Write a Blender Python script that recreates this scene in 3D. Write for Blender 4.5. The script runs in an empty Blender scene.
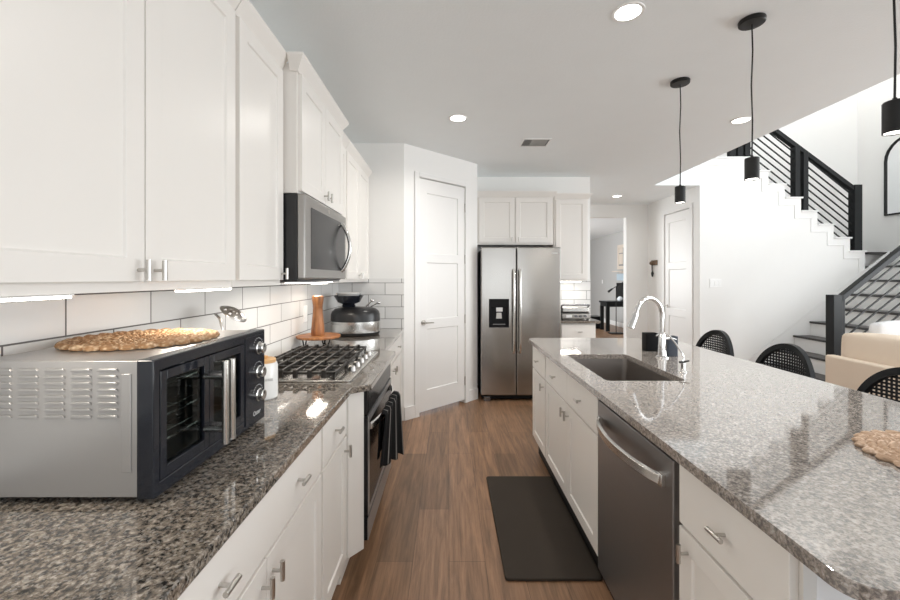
import bpy, bmesh, math, random
from mathutils import Matrix, Vector
random.seed(7)
PI = math.pi
sc = bpy.context.scene
col = sc.collection

# ------------------------------------------------------------------ camera, world, exposure
H = 1.41
cam_d = bpy.data.cameras.new('camera')
cam_d.sensor_width = 36.0
cam_d.lens = 400.0 / 900.0 * 36.0
cam_d.shift_x = 1.0 / 900.0
cam_d.shift_y = -22.0 / 900.0
cam_d.clip_start = 0.02
cam = bpy.data.objects.new('camera', cam_d)
cam.location = (0, 0, H)
cam.rotation_euler = (PI / 2, 0, 0)
col.objects.link(cam)
sc.camera = cam

w = bpy.data.worlds.new('world')
sc.world = w
w.use_nodes = True
w.node_tree.nodes['Background'].inputs[0].default_value = (0.93, 0.97, 1.0, 1)
w.node_tree.nodes['Background'].inputs[1].default_value = 1.0

vs = sc.view_settings
vs.view_transform = 'Standard'
vs.look = 'None'
vs.gamma = 1.0
vs.use_curve_mapping = False
vs.exposure = 0.0


def area_light(name, loc, rot, sx, sy, power, color=(1, 1, 1), spread=PI):
    d = bpy.data.lights.new(name, 'AREA')
    d.shape = 'RECTANGLE'
    d.size = sx
    d.size_y = sy
    d.energy = power
    d.color = color
    d.spread = spread
    o = bpy.data.objects.new(name, d)
    o.location = loc
    o.rotation_euler = rot
    col.objects.link(o)
    return o


DAY = (0.955, 0.985, 1.0)
# daylight at the windows of the room (rear wall, living-room wall, study)
UP = math.radians(42)      # bright ground outside throws the daylight slightly upwards
area_light('daylight_rear_kitchen', (1.0, -2.72, 1.35), (PI / 2 + UP, 0, 0), 2.6, 2.0, 26, DAY)
area_light('daylight_rear_living', (5.0, -2.72, 2.5), (PI / 2 + UP * 0.5, 0, 0), 3.0, 4.4, 60, DAY)
area_light('stairwell_fill_light', (6.1, 6.35, 5.46), (0, 0, 0), 0.8, 0.4, 16, (1, 0.97, 0.93))  # added fill without a fixture, brightens the stair corner
area_light('daylight_right_low', (7.32, 1.2, 1.6), (PI / 2 + UP, 0, PI / 2), 4.6, 2.2, 280, DAY)
area_light('daylight_right_high', (7.32, 1.2, 3.8), (PI / 2, 0, PI / 2), 4.6, 1.8, 40, DAY)
area_light('daylight_study', (0.45, 10.5, 1.5), (PI / 2, 0, -PI / 2), 3.0, 1.8, 170, DAY)
sc.cycles.max_bounces = 16
sc.cycles.diffuse_bounces = 10

# ------------------------------------------------------------------ materials
M = {}


def new_mat(name):
    m = bpy.data.materials.new(name)
    m.use_nodes = True
    nt = m.node_tree
    return m, nt, nt.nodes, nt.links, nt.nodes['Principled BSDF']


def plain(name, color, rough=0.5, metal=0.0, bump=0.0, bscale=200.0, spec=0.5, coat=0.0, var=0.03, aniso=0.0):
    m, nt, n, l, b = new_mat(name)
    tc = n.new('ShaderNodeTexCoord')
    nz = n.new('ShaderNodeTexNoise')
    nz.inputs['Scale'].default_value = 6.0
    nz.inputs['Detail'].default_value = 3.0
    l.new(tc.outputs['Object'], nz.inputs['Vector'])
    mx = n.new('ShaderNodeMix')
    mx.data_type = 'RGBA'
    c = Vector(color)
    mx.inputs['A'].default_value = (*(c * (1 - var)), 1)
    mx.inputs['B'].default_value = (*[min(1, v) for v in (c * (1 + var))], 1)
    l.new(nz.outputs['Fac'], mx.inputs['Factor'])
    l.new(mx.outputs['Result'], b.inputs['Base Color'])
    b.inputs['Roughness'].default_value = rough
    b.inputs['Metallic'].default_value = metal
    b.inputs['Specular IOR Level'].default_value = spec
    b.inputs['Coat Weight'].default_value = coat
    if aniso:
        b.inputs['Anisotropic'].default_value = aniso
        tg = n.new('ShaderNodeTangent')
        tg.direction_type = 'RADIAL'
        tg.axis = 'Z'
        l.new(tg.outputs['Tangent'], b.inputs['Tangent'])
    if bump:
        nb = n.new('ShaderNodeTexNoise')
        nb.inputs['Scale'].default_value = bscale
        nb.inputs['Detail'].default_value = 4.0
        l.new(tc.outputs['Object'], nb.inputs['Vector'])
        bp = n.new('ShaderNodeBump')
        bp.inputs['Strength'].default_value = bump
        bp.inputs['Distance'].default_value = 0.004
        l.new(nb.outputs['Fac'], bp.inputs['Height'])
        l.new(bp.outputs['Normal'], b.inputs['Normal'])
    M[name] = m
    return m


def emit(name, color, strength):
    m, nt, n, l, b = new_mat(name)
    b.inputs['Base Color'].default_value = (*color, 1)
    b.inputs['Emission Color'].default_value = (*color, 1)
    b.inputs['Emission Strength'].default_value = strength
    M[name] = m


plain('wall_paint', (0.84, 0.835, 0.82), 0.6, bump=0.05, bscale=120, var=0.01)
plain('gray_paint', (0.47, 0.465, 0.455), 0.6, var=0.01)
plain('ceiling_paint', (0.85, 0.885, 0.90), 0.75, bump=0.25, bscale=90, var=0.015)
plain('cabinet_paint', (0.81, 0.785, 0.75), 0.32, var=0.008)
plain('trim_paint', (0.83, 0.825, 0.815), 0.35, var=0.008)
plain('black_wood', (0.009, 0.010, 0.011), 0.42, var=0.1, spec=0.25)
plain('black_plastic', (0.012, 0.012, 0.013), 0.3, var=0.1)
plain('black_enamel', (0.010, 0.012, 0.018), 0.14, var=0.1)
plain('cast_iron', (0.022, 0.019, 0.017), 0.42, spec=0.4, bump=0.1, bscale=300, var=0.1)
plain('black_metal', (0.012, 0.012, 0.012), 0.4, var=0.1, spec=0.3)
plain('soft_black', (0.008, 0.008, 0.009), 0.5, var=0.1, spec=0.15)
plain('oven_glass', (0.010, 0.010, 0.011), 0.22, spec=0.3)
plain('vent_gray', (0.42, 0.42, 0.41), 0.5)
plain('toe_black', (0.012, 0.012, 0.012), 0.6, var=0.1)
plain('nickel', (0.55, 0.53, 0.50), 0.28, metal=1.0)
plain('chrome', (0.80, 0.80, 0.80), 0.10, metal=1.0)
plain('bamboo', (0.62, 0.37, 0.16), 0.45, var=0.12)
plain('white_ceramic', (0.82, 0.82, 0.81), 0.18, var=0.01)
plain('gray_print', (0.25, 0.25, 0.25), 0.5)
plain('light_print', (0.65, 0.65, 0.65), 0.4)
plain('plate_plastic', (0.85, 0.85, 0.84), 0.35, var=0.01)
plain('sofa_fabric', (0.72, 0.61, 0.50), 0.9, bump=0.3, bscale=500, var=0.03)
plain('pillow_fabric', (0.68, 0.68, 0.69), 0.9, bump=0.3, bscale=400, var=0.02)
plain('mirror_glass', (0.85, 0.87, 0.88), 0.03, metal=1.0)
plain('silver_paint', (0.41, 0.40, 0.395), 0.33, metal=0.65, var=0.02)
plain('dark_steel', (0.25, 0.25, 0.26), 0.27, metal=1.0, aniso=0.6)
plain('basin_steel', (0.36, 0.33, 0.31), 0.38, metal=1.0)
plain('mat_rubber', (0.046, 0.036, 0.028), 0.7, spec=0.2, bump=0.2, bscale=700, var=0.08)
plain('leather_brown', (0.16, 0.10, 0.06), 0.6, var=0.3, bump=0.3, bscale=300)
plain('slate_blue', (0.03, 0.04, 0.06), 0.3, var=0.1)
plain('oven_cavity', (0.045, 0.050, 0.048), 0.4, var=0.2, metal=0.3)
plain('art_print', (0.55, 0.50, 0.45), 0.6, var=0.25)
plain('pale_wood', (0.64, 0.56, 0.48), 0.5, var=0.1)
plain('screen_blue', (0.45, 0.55, 0.62), 0.3, var=0.1)
plain('crystal', (0.85, 0.9, 0.95), 0.05, var=0.01)
plain('tread_wood', (0.035, 0.032, 0.032), 0.35, var=0.2)
plain('end_panel', (0.70, 0.73, 0.76), 0.45, var=0.01)
emit('lamp_lens', (1.0, 0.96, 0.90), 9.0)
emit('led_strip', (1.0, 0.95, 0.86), 9.0)


def glass_mat():
    m, nt, n, l, b = new_mat('dark_glass')
    b.inputs['Base Color'].default_value = (0.006, 0.007, 0.008, 1)
    b.inputs['Roughness'].default_value = 0.05
    b.inputs['Coat Weight'].default_value = 0.5
    M['dark_glass'] = m
    m, nt, n, l, b = new_mat('smoke_glass')
    n.remove(b)
    tr = n.new('ShaderNodeBsdfTransparent')
    tr.inputs['Color'].default_value = (0.62, 0.66, 0.65, 1)
    gl = n.new('ShaderNodeBsdfGlossy')
    gl.inputs['Roughness'].default_value = 0.04
    gl.inputs['Color'].default_value = (0.8, 0.85, 0.85, 1)
    fr = n.new('ShaderNodeFresnel')
    fr.inputs['IOR'].default_value = 1.3
    mx = n.new('ShaderNodeMixShader')
    ge = n.new('ShaderNodeNewGeometry')
    inv = n.new('ShaderNodeMath')
    inv.operation = 'SUBTRACT'
    inv.inputs[0].default_value = 1.0
    l.new(ge.outputs['Backfacing'], inv.inputs[1])
    mu = n.new('ShaderNodeMath')
    mu.operation = 'MULTIPLY'
    l.new(fr.outputs[0], mu.inputs[0])
    l.new(inv.outputs[0], mu.inputs[1])
    l.new(mu.outputs[0], mx.inputs[0])
    l.new(tr.outputs[0], mx.inputs[1])
    l.new(gl.outputs[0], mx.inputs[2])
    l.new(mx.outputs[0], n['Material Output'].inputs['Surface'])
    M['smoke_glass'] = m


glass_mat()


def stainless(name, color, rough, vertical=True, rot=0.0):
    m, nt, n, l, b = new_mat(name)
    tc = n.new('ShaderNodeTexCoord')
    mp = n.new('ShaderNodeMapping')
    mp.inputs['Scale'].default_value = (3, 3, 900) if vertical else (900, 900, 3)
    l.new(tc.outputs['Object'], mp.inputs['Vector'])
    nz = n.new('ShaderNodeTexNoise')
    nz.inputs['Scale'].default_value = 1.0
    nz.inputs['Detail'].default_value = 2.0
    l.new(mp.outputs['Vector'], nz.inputs['Vector'])
    cr = n.new('ShaderNodeMapRange')
    cr.inputs['To Min'].default_value = rough - 0.05
    cr.inputs['To Max'].default_value = rough + 0.06
    l.new(nz.outputs['Fac'], cr.inputs['Value'])
    l.new(cr.outputs['Result'], b.inputs['Roughness'])
    b.inputs['Base Color'].default_value = (*color, 1)
    b.inputs['Metallic'].default_value = 1.0
    b.inputs['Anisotropic'].default_value = 0.75
    b.inputs['Anisotropic Rotation'].default_value = rot
    tg = n.new('ShaderNodeTangent')
    tg.direction_type = 'RADIAL'
    tg.axis = 'Z'
    l.new(tg.outputs['Tangent'], b.inputs['Tangent'])
    M[name] = m


stainless('stainless', (0.50, 0.485, 0.465), 0.27)
stainless('stainless_door', (0.42, 0.405, 0.385), 0.20, True, 0.25)
stainless('stainless_mid', (0.36, 0.345, 0.33), 0.30)
stainless('stainless_dark', (0.29, 0.28, 0.278), 0.36, True, 0.25)
stainless('stainless_bright', (0.66, 0.65, 0.63), 0.22)


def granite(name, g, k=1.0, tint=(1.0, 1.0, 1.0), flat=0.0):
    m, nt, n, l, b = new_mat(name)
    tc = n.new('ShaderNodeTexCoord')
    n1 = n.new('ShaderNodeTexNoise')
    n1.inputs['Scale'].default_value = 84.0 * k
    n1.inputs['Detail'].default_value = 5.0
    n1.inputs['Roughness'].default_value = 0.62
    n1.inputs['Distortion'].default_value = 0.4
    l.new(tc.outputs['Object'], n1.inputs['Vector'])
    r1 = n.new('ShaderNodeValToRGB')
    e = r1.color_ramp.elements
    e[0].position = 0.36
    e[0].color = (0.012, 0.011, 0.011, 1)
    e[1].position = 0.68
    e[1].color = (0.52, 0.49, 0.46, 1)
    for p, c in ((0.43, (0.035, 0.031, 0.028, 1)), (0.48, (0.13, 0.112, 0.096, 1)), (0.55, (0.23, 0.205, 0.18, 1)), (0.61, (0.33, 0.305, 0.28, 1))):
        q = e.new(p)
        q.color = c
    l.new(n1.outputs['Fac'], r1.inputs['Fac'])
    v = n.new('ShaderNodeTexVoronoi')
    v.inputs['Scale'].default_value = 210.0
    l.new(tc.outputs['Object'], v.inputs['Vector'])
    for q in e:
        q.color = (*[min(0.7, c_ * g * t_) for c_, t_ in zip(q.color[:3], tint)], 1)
    sep = n.new('ShaderNodeSeparateColor')
    l.new(v.outputs['Color'], sep.inputs['Color'])
    r2 = n.new('ShaderNodeValToRGB')
    r2.color_ramp.interpolation = 'CONSTANT'
    e = r2.color_ramp.elements
    e[0].position = 0.0
    e[0].color = (0.02, 0.02, 0.02, 1)
    e[1].position = 0.25
    e[1].color = (0.22, 0.20, 0.18, 1)
    q = e.new(0.8)
    q.color = (0.60, 0.58, 0.55, 1)
    l.new(sep.outputs['Red'], r2.inputs['Fac'])
    mx = n.new('ShaderNodeMix')
    mx.data_type = 'RGBA'
    mx.inputs['Factor'].default_value = 0.28
    l.new(r1.outputs['Color'], mx.inputs['A'])
    l.new(r2.outputs['Color'], mx.inputs['B'])
    fl = n.new('ShaderNodeMix')
    fl.data_type = 'RGBA'
    fl.inputs['Factor'].default_value = flat
    fl.inputs['B'].default_value = (0.33, 0.305, 0.29, 1)
    l.new(mx.outputs['Result'], fl.inputs['A'])
    l.new(fl.outputs['Result'], b.inputs['Base Color'])
    b.inputs['Roughness'].default_value = 0.06
    b.inputs['Specular IOR Level'].default_value = 0.75
    b.inputs['Coat Weight'].default_value = 0.6
    b.inputs['Coat Roughness'].default_value = 0.05
    M[name] = m


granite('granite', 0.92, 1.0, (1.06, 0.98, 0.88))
granite('granite_painted_sheen', 1.75, 1.4, (1.02, 0.98, 0.95), 0.32)  # same stone, paler and flatter: reflected brightness of the island painted into the colour


def planks():
    m, nt, n, l, b = new_mat('wood_planks')
    tc = n.new('ShaderNodeTexCoord')
    sp = n.new('ShaderNodeSeparateXYZ')
    l.new(tc.outputs['Object'], sp.inputs[0])
    cb = n.new('ShaderNodeCombineXYZ')
    l.new(sp.outputs['Y'], cb.inputs['X'])
    l.new(sp.outputs['X'], cb.inputs['Y'])
    br = n.new('ShaderNodeTexBrick')
    br.offset = 0.37
    br.offset_frequency = 2
    br.inputs['Scale'].default_value = 1.0
    br.inputs['Brick Width'].default_value = 1.22
    br.inputs['Row Height'].default_value = 0.18
    br.inputs['Mortar Size'].default_value = 0.0012
    br.inputs['Color1'].default_value = (0.31, 0.175, 0.10, 1)
    br.inputs['Color2'].default_value = (0.185, 0.105, 0.058, 1)
    br.inputs['Mortar'].default_value = (0.12, 0.07, 0.042, 1)
    l.new(cb.outputs[0], br.inputs['Vector'])
    mp = n.new('ShaderNodeMapping')
    mp.inputs['Scale'].default_value = (14, 1.3, 1)
    l.new(tc.outputs['Object'], mp.inputs['Vector'])
    nz = n.new('ShaderNodeTexNoise')
    nz.inputs['Scale'].default_value = 1.6
    nz.inputs['Detail'].default_value = 7.0
    nz.inputs['Roughness'].default_value = 0.6
    nz.inputs['Distortion'].default_value = 0.8
    l.new(mp.outputs['Vector'], nz.inputs['Vector'])
    mr = n.new('ShaderNodeMapRange')
    mr.inputs['From Min'].default_value = 0.25
    mr.inputs['From Max'].default_value = 0.75
    mr.inputs['To Min'].default_value = 0.55
    mr.inputs['To Max'].default_value = 1.45
    l.new(nz.outputs['Fac'], mr.inputs['Value'])
    mx = n.new('ShaderNodeMix')
    mx.data_type = 'RGBA'
    mx.blend_type = 'MULTIPLY'
    mx.inputs['Factor'].default_value = 1.0
    l.new(br.outputs['Color'], mx.inputs['A'])
    l.new(mr.outputs['Result'], mx.inputs['B'])
    mp2 = n.new('ShaderNodeMapping')
    mp2.inputs['Scale'].default_value = (70, 3.0, 1)
    l.new(tc.outputs['Object'], mp2.inputs['Vector'])
    n2 = n.new('ShaderNodeTexNoise')
    n2.inputs['Scale'].default_value = 1.0
    n2.inputs['Detail'].default_value = 6.0
    n2.inputs['Roughness'].default_value = 0.7
    l.new(mp2.outputs['Vector'], n2.inputs['Vector'])
    mr2 = n.new('ShaderNodeMapRange')
    mr2.inputs['From Min'].default_value = 0.3
    mr2.inputs['From Max'].default_value = 0.7
    mr2.inputs['To Min'].default_value = 0.72
    mr2.inputs['To Max'].default_value = 1.28
    l.new(n2.outputs['Fac'], mr2.inputs['Value'])
    mx2 = n.new('ShaderNodeMix')
    mx2.data_type = 'RGBA'
    mx2.blend_type = 'MULTIPLY'
    mx2.inputs['Factor'].default_value = 1.0
    l.new(mx.outputs['Result'], mx2.inputs['A'])
    l.new(mr2.outputs['Result'], mx2.inputs['B'])
    l.new(mx2.outputs['Result'], b.inputs['Base Color'])
    b.inputs['Roughness'].default_value = 0.36
    M['wood_planks'] = m


planks()


def tiles(name, axis, off):
    m, nt, n, l, b = new_mat(name)
    tc = n.new('ShaderNodeTexCoord')
    sp = n.new('ShaderNodeSeparateXYZ')
    l.new(tc.outputs['Object'], sp.inputs[0])
    a1 = n.new('ShaderNodeMath')
    a1.inputs[1].default_value = off
    l.new(sp.outputs[axis], a1.inputs[0])
    a2 = n.new('ShaderNodeMath')
    a2.inputs[1].default_value = -0.890
    l.new(sp.outputs['Z'], a2.inputs[0])
    cb = n.new('ShaderNodeCombineXYZ')
    l.new(a1.outputs[0], cb.inputs['X'])
    l.new(a2.outputs[0], cb.inputs['Y'])
    br = n.new('ShaderNodeTexBrick')
    br.offset = 0.5
    br.offset_frequency = 2
    br.inputs['Scale'].default_value = 1.0
    br.inputs['Brick Width'].default_value = 0.325
    br.inputs['Row Height'].default_value = 0.118
    br.inputs['Mortar Size'].default_value = 0.0026
    br.inputs['Mortar Smooth'].default_value = 0.2
    br.inputs['Color1'].default_value = (0.80, 0.795, 0.785, 1)
    br.inputs['Color2'].default_value = (0.74, 0.738, 0.73, 1)
    br.inputs['Mortar'].default_value = (0.14, 0.13, 0.125, 1)
    l.new(cb.outputs[0], br.inputs['Vector'])
    l.new(br.outputs['Color'], b.inputs['Base Color'])
    bp = n.new('ShaderNodeBump')
    bp.invert = True
    bp.inputs['Strength'].default_value = 0.6
    bp.inputs['Distance'].default_value = 0.002
    l.new(br.outputs['Fac'], bp.inputs['Height'])
    l.new(bp.outputs['Normal'], b.inputs['Normal'])
    mr = n.new('ShaderNodeMapRange')
    mr.inputs['To Min'].default_value = 0.14
    mr.inputs['To Max'].default_value = 0.8
    l.new(br.outputs['Fac'], mr.inputs['Value'])
    l.new(mr.outputs['Result'], b.inputs['Roughness'])
    M[name] = m


tiles('tile_left', 'Y', 0.325 * 12 - 1.139)
tiles('tile_end', 'X', 0.325 * 12 + 0.63)


def woven(name, c1, c2):
    m, nt, n, l, b = new_mat(name)
    tc = n.new('ShaderNodeTexCoord')
    v = n.new('ShaderNodeTexVoronoi')
    v.inputs['Scale'].default_value = 95.0
    l.new(tc.outputs['Object'], v.inputs['Vector'])
    nz = n.new('ShaderNodeTexNoise')
    nz.inputs['Scale'].default_value = 14.0
    l.new(tc.outputs['Object'], nz.inputs['Vector'])
    ad = n.new('ShaderNodeMath')
    ad.operation = 'MULTIPLY_ADD'
    ad.inputs[1].default_value = 0.9
    l.new(v.outputs['Distance'], ad.inputs[0])
    l.new(nz.outputs['Fac'], ad.inputs[2])
    r = n.new('ShaderNodeValToRGB')
    r.color_ramp.elements[0].position = 0.45
    r.color_ramp.elements[0].color = (*c1, 1)
    r.color_ramp.elements[1].position = 1.25
    r.color_ramp.elements[1].color = (*c2, 1)
    l.new(ad.outputs[0], r.inputs['Fac'])
    l.new(r.outputs['Color'], b.inputs['Base Color'])
    b.inputs['Roughness'].default_value = 0.85
    bp = n.new('ShaderNodeBump')
    bp.invert = True
    bp.inputs['Strength'].default_value = 0.8
    bp.inputs['Distance'].default_value = 0.004
    l.new(v.outputs['Distance'], bp.inputs['Height'])
    l.new(bp.outputs['Normal'], b.inputs['Normal'])
    M[name] = m


woven('woven_straw', (0.78, 0.60, 0.41), (0.34, 0.19, 0.09))
woven('woven_pale', (0.72, 0.56, 0.44), (0.40, 0.27, 0.18))


def striped():
    m, nt, n, l, b = new_mat('towel_stripes')
    tc = n.new('ShaderNodeTexCoord')
    sp = n.new('ShaderNodeSeparateXYZ')
    l.new(tc.outputs['UV'], sp.inputs[0])
    mu = n.new('ShaderNodeMath')
    mu.operation = 'MULTIPLY'
    mu.inputs[1].default_value = 6.0
    l.new(sp.outputs['X'], mu.inputs[0])
    fr = n.new('ShaderNodeMath')
    fr.operation = 'FRACT'
    l.new(mu.outputs[0], fr.inputs[0])
    r = n.new('ShaderNodeValToRGB')
    r.color_ramp.interpolation = 'CONSTANT'
    r.color_ramp.elements[0].color = (0.012, 0.012, 0.013, 1)
    r.color_ramp.elements[1].position = 0.78
    r.color_ramp.elements[1].color = (0.22, 0.21, 0.20, 1)
    q = r.color_ramp.elements.new(0.90)
    q.color = (0.012, 0.012, 0.013, 1)
    l.new(fr.outputs[0], r.inputs['Fac'])
    l.new(r.outputs['Color'], b.inputs['Base Color'])
    b.inputs['Roughness'].default_value = 0.95
    b.inputs['Specular IOR Level'].default_value = 0.1
    M['towel_stripes'] = m


striped()


def turned_wood():
    m, nt, n, l, b = new_mat('turned_wood')
    tc = n.new('ShaderNodeTexCoord')
    mp = n.new('ShaderNodeMapping')
    mp.inputs['Scale'].default_value = (30, 30, 4)
    l.new(tc.outputs['Object'], mp.inputs['Vector'])
    nz = n.new('ShaderNodeTexNoise')
    nz.inputs['Scale'].default_value = 1.5
    nz.inputs['Detail'].default_value = 5
    l.new(mp.outputs['Vector'], nz.inputs['Vector'])
    r = n.new('ShaderNodeValToRGB')
    r.color_ramp.elements[0].position = 0.3
    r.color_ramp.elements[0].color = (0.16, 0.055, 0.018, 1)
    r.color_ramp.elements[1].position = 0.7
    r.color_ramp.elements[1].color = (0.42, 0.175, 0.06, 1)
    l.new(nz.outputs['Fac'], r.inputs['Fac'])
    l.new(r.outputs['Color'], b.inputs['Base Color'])
    b.inputs['Roughness'].default_value = 0.4
    M['turned_wood'] = m


turned_wood()


# ------------------------------------------------------------------ mesh helpers
def world_loc(o):
    v = Vector((0, 0, 0))
    while o is not None:
        v += o.location
        o = o.parent
    return v


class MB:
    """collects shapes in world metres (or in a frame matrix) and links them as one mesh object"""

    def __init__(self, frame=None):
        self.bm = bmesh.new()
        self.f = frame

    def box(self, x0, x1, y0, y1, z0, z1):
        bm = self.bm
        v = [bm.verts.new(p) for p in ((x0, y0, z0), (x1, y0, z0), (x1, y1, z0), (x0, y1, z0), (x0, y0, z1), (x1, y0, z1), (x1, y1, z1), (x0, y1, z1))]
        fs = [bm.faces.new([v[i] for i in q]) for q in ((3, 2, 1, 0), (4, 5, 6, 7), (0, 1, 5, 4), (1, 2, 6, 5), (2, 3, 7, 6), (3, 0, 4, 7))]
        return fs

    def prism(self, poly, axis, a0, a1, holes=()):
        """polygon in the two remaining axes (in x,y,z order) extruded along axis from a0 to a1"""
        bm = self.bm

        def P(p, a):
            if axis == 'z':
                return (p[0], p[1], a)
            if axis == 'y':
                return (p[0], a, p[1])
            return (a, p[0], p[1])
        if not holes:
            b0 = [bm.verts.new(P(p, a0)) for p in poly]
            b1 = [bm.verts.new(P(p, a1)) for p in poly]
            n = len(poly)
            bm.faces.new(b0)
            bm.faces.new(b1)
            for i in range(n):
                bm.faces.new((b0[i], b0[(i + 1) % n], b1[(i + 1) % n], b1[i]))
            return
        for a in (a0, a1):
            edges = []
            for lp in (poly, *holes):
                vs_ = [bm.verts.new(P(p, a)) for p in lp]
                edges += [bm.edges.new((vs_[i], vs_[(i + 1) % len(vs_)])) for i in range(len(vs_))]
            bmesh.ops.triangle_fill(bm, use_beauty=True, edges=edges)
        for lp in (poly, *holes):
            n = len(lp)
            q0 = [bm.verts.new(P(p, a0)) for p in lp]
            q1 = [bm.verts.new(P(p, a1)) for p in lp]
            for i in range(n):
                bm.faces.new((q0[i], q0[(i + 1) % n], q1[(i + 1) % n], q1[i]))
        bmesh.ops.remove_doubles(bm, verts=bm.verts[:], dist=1e-5)

    def tube(self, pts, r, seg=10, caps=True):
        bm = self.bm
        pts = [Vector(p) for p in pts]
        rs = r if isinstance(r, (list, tuple)) else [r] * len(pts)
        prev = None
        rings = []
        for i, p in enumerate(pts):
            if i == 0:
                t = pts[1] - pts[0]
            elif i == len(pts) - 1:
                t = pts[-1] - pts[-2]
            else:
                t = (pts[i + 1] - p).normalized() + (p - pts[i - 1]).normalized()
            t.normalize()
            if prev is None:
                a = Vector((0, 0, 1)) if abs(t.z) < 0.9 else Vector((1, 0, 0))
                u = t.cross(a).normalized()
            else:
                u = (prev - t * prev.dot(t)).normalized()
            prev = u
            v = t.cross(u)
            rings.append([bm.verts.new(p + (u * math.cos(2 * PI * k / seg) + v * math.sin(2 * PI * k / seg)) * rs[i]) for k in range(seg)])
        for a, b in zip(rings, rings[1:]):
            for k in range(seg):
                bm.faces.new((a[k], a[(k + 1) % seg], b[(k + 1) % seg], b[k]))
        if caps:
            bm.faces.new(rings[0][::-1])
            bm.faces.new(rings[-1])

    def cyl(self, p0, p1, r, seg=20):
        self.tube([p0, p1], r, seg)

    def lathe(self, prof, c=(0, 0), seg=32, sx=1.0, sy=1.0, close=False):
        bm = self.bm
        rings = []
        for r, z in prof:
            if r < 1e-6:
                rings.append([bm.verts.new((c[0], c[1], z))])
            else:
                rings.append([bm.verts.new((c[0] + sx * r * math.cos(2 * PI * k / seg), c[1] + sy * r * math.sin(2 * PI * k / seg), z)) for k in range(seg)])
        prs = list(zip(rings, rings[1:]))
        if close:
            prs.append((rings[-1], rings[0]))
        for a, b in prs:
            if len(a) == 1 and len(b) == 1:
                continue
            for k in range(seg):
                j = (k + 1) % seg
                if len(a) == 1:
                    bm.faces.new((a[0], b[j], b[k]))
                elif len(b) == 1:
                    bm.faces.new((a[k], a[j], b[0]))
                else:
                    bm.faces.new((a[k], a[j], b[j], b[k]))
        if not close:
            if len(rings[0]) > 1:
                bm.faces.new(rings[0][::-1])
            if len(rings[-1]) > 1:
                bm.faces.new(rings[-1])

    def ball(self, c, r, seg=20, sz=1.0):
        n = seg // 2
        self.lathe([(r * math.sin(PI * i / n), c[2] - sz * r * math.cos(PI * i / n)) for i in range(n + 1)], (c[0], c[1]), seg)

    def shaker(self, u0, u1, v0, v1, th=0.02, rail=0.058, depth=0.007, panels=None):
        """flat frame with recessed panels in frame axes u, v, w(out); panels = list of (u0,u1,v0,v1)"""
        panels = panels or [(u0 + rail, u1 - rail, v0 + rail, v1 - rail)]
        us = sorted({u0, u1, *[p[0] for p in panels], *[p[1] for p in panels]})
        vv = sorted({v0, v1, *[p[2] for p in panels], *[p[3] for p in panels]})
        bm = self.bm
        g = {(i, j): bm.verts.new((a, b, th)) for i, a in enumerate(us) for j, b in enumerate(vv)}
        for i in range(len(us) - 1):
            for j in range(len(vv) - 1):
                cu, cv = (us[i] + us[i + 1]) / 2, (vv[j] + vv[j + 1]) / 2
                if any(p[0] < cu < p[1] and p[2] < cv < p[3] for p in panels):
                    continue
                bm.faces.new((g[i, j], g[i + 1, j], g[i + 1, j + 1], g[i, j + 1]))
        for p in panels:
            ia, ib, ja, jb = us.index(p[0]), us.index(p[1]), vv.index(p[2]), vv.index(p[3])
            ring = [g[i, ja] for i in range(ia, ib + 1)] + [g[ib, j] for j in range(ja + 1, jb + 1)] + [g[i, jb] for i in range(ib - 1, ia - 1, -1)] + [g[ia, j] for j in range(jb - 1, ja, -1)]
            s = 0.004
            low = []
            for v in ring:
                x, y = v.co.x, v.co.y
                x = min(max(x, p[0] + s), p[1] - s)
                y = min(max(y, p[2] + s), p[3] - s)
                low.append(bm.verts.new((x, y, th - depth)))
            k = len(ring)
            for i in range(k):
                bm.faces.new((ring[i], ring[(i + 1) % k], low[(i + 1) % k], low[i]))
            bm.faces.new(low)
        for k in [k for k in g if not g[k].link_faces]:
            bm.verts.remove(g[k])
            del g[k]
        b = [bm.verts.new(q) for q in ((u0, v0, 0), (u1, v0, 0), (u1, v1, 0), (u0, v1, 0))]
        nu, nv = len(us) - 1, len(vv) - 1
        bm.faces.new(b[::-1])
        bot = [g[i, 0] for i in range(nu + 1)]
        top = [g[i, nv] for i in range(nu + 1)]
        lef = [g[0, j] for j in range(nv + 1)]
        rig = [g[nu, j] for j in range(nv + 1)]
        bm.faces.new([b[0], b[1]] + bot[::-1])
        bm.faces.new([b[3], b[2]] + top[::-1])
        bm.faces.new([b[0], b[3]] + lef[::-1])
        bm.faces.new([b[1], b[2]] + rig[::-1])

    def build(self, name, mat, parent=None, bevel=0.0, smooth=False, seg=2, angle=35, origin=None, subsurf=0):
        bm = self.bm
        if self.f is not None:
            bm.transform(self.f)
        bmesh.ops.recalc_face_normals(bm, faces=bm.faces[:])
        if parent is not None:
            off = world_loc(parent)
        elif origin is not None:
            off = Vector(origin)
        else:
            xs = [v.co for v in bm.verts]
            off = Vector(((min(p.x for p in xs) + max(p.x for p in xs)) / 2, (min(p.y for p in xs) + max(p.y for p in xs)) / 2, min(p.z for p in xs)))
        bm.transform(Matrix.Translation(-off))
        me = bpy.data.meshes.new(name)
        bm.to_mesh(me)
        bm.free()
        o = bpy.data.objects.new(name, me)
        me.materials.append(M[mat] if isinstance(mat, str) else mat)
        col.objects.link(o)
        if parent is not None:
            o.parent = parent
        else:
            o.location = off
        if smooth:
            for p in me.polygons:
                p.use_smooth = True
            try:
                me.set_sharp_from_angle(angle=math.radians(angle))
            except Exception:
                pass
        if bevel:
            md = o.modifiers.new('bevel', 'BEVEL')
            md.width = bevel
            md.segments = seg
            md.limit_method = 'ANGLE'
            md.angle_limit = math.radians(30)
            md.harden_normals = False
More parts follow.
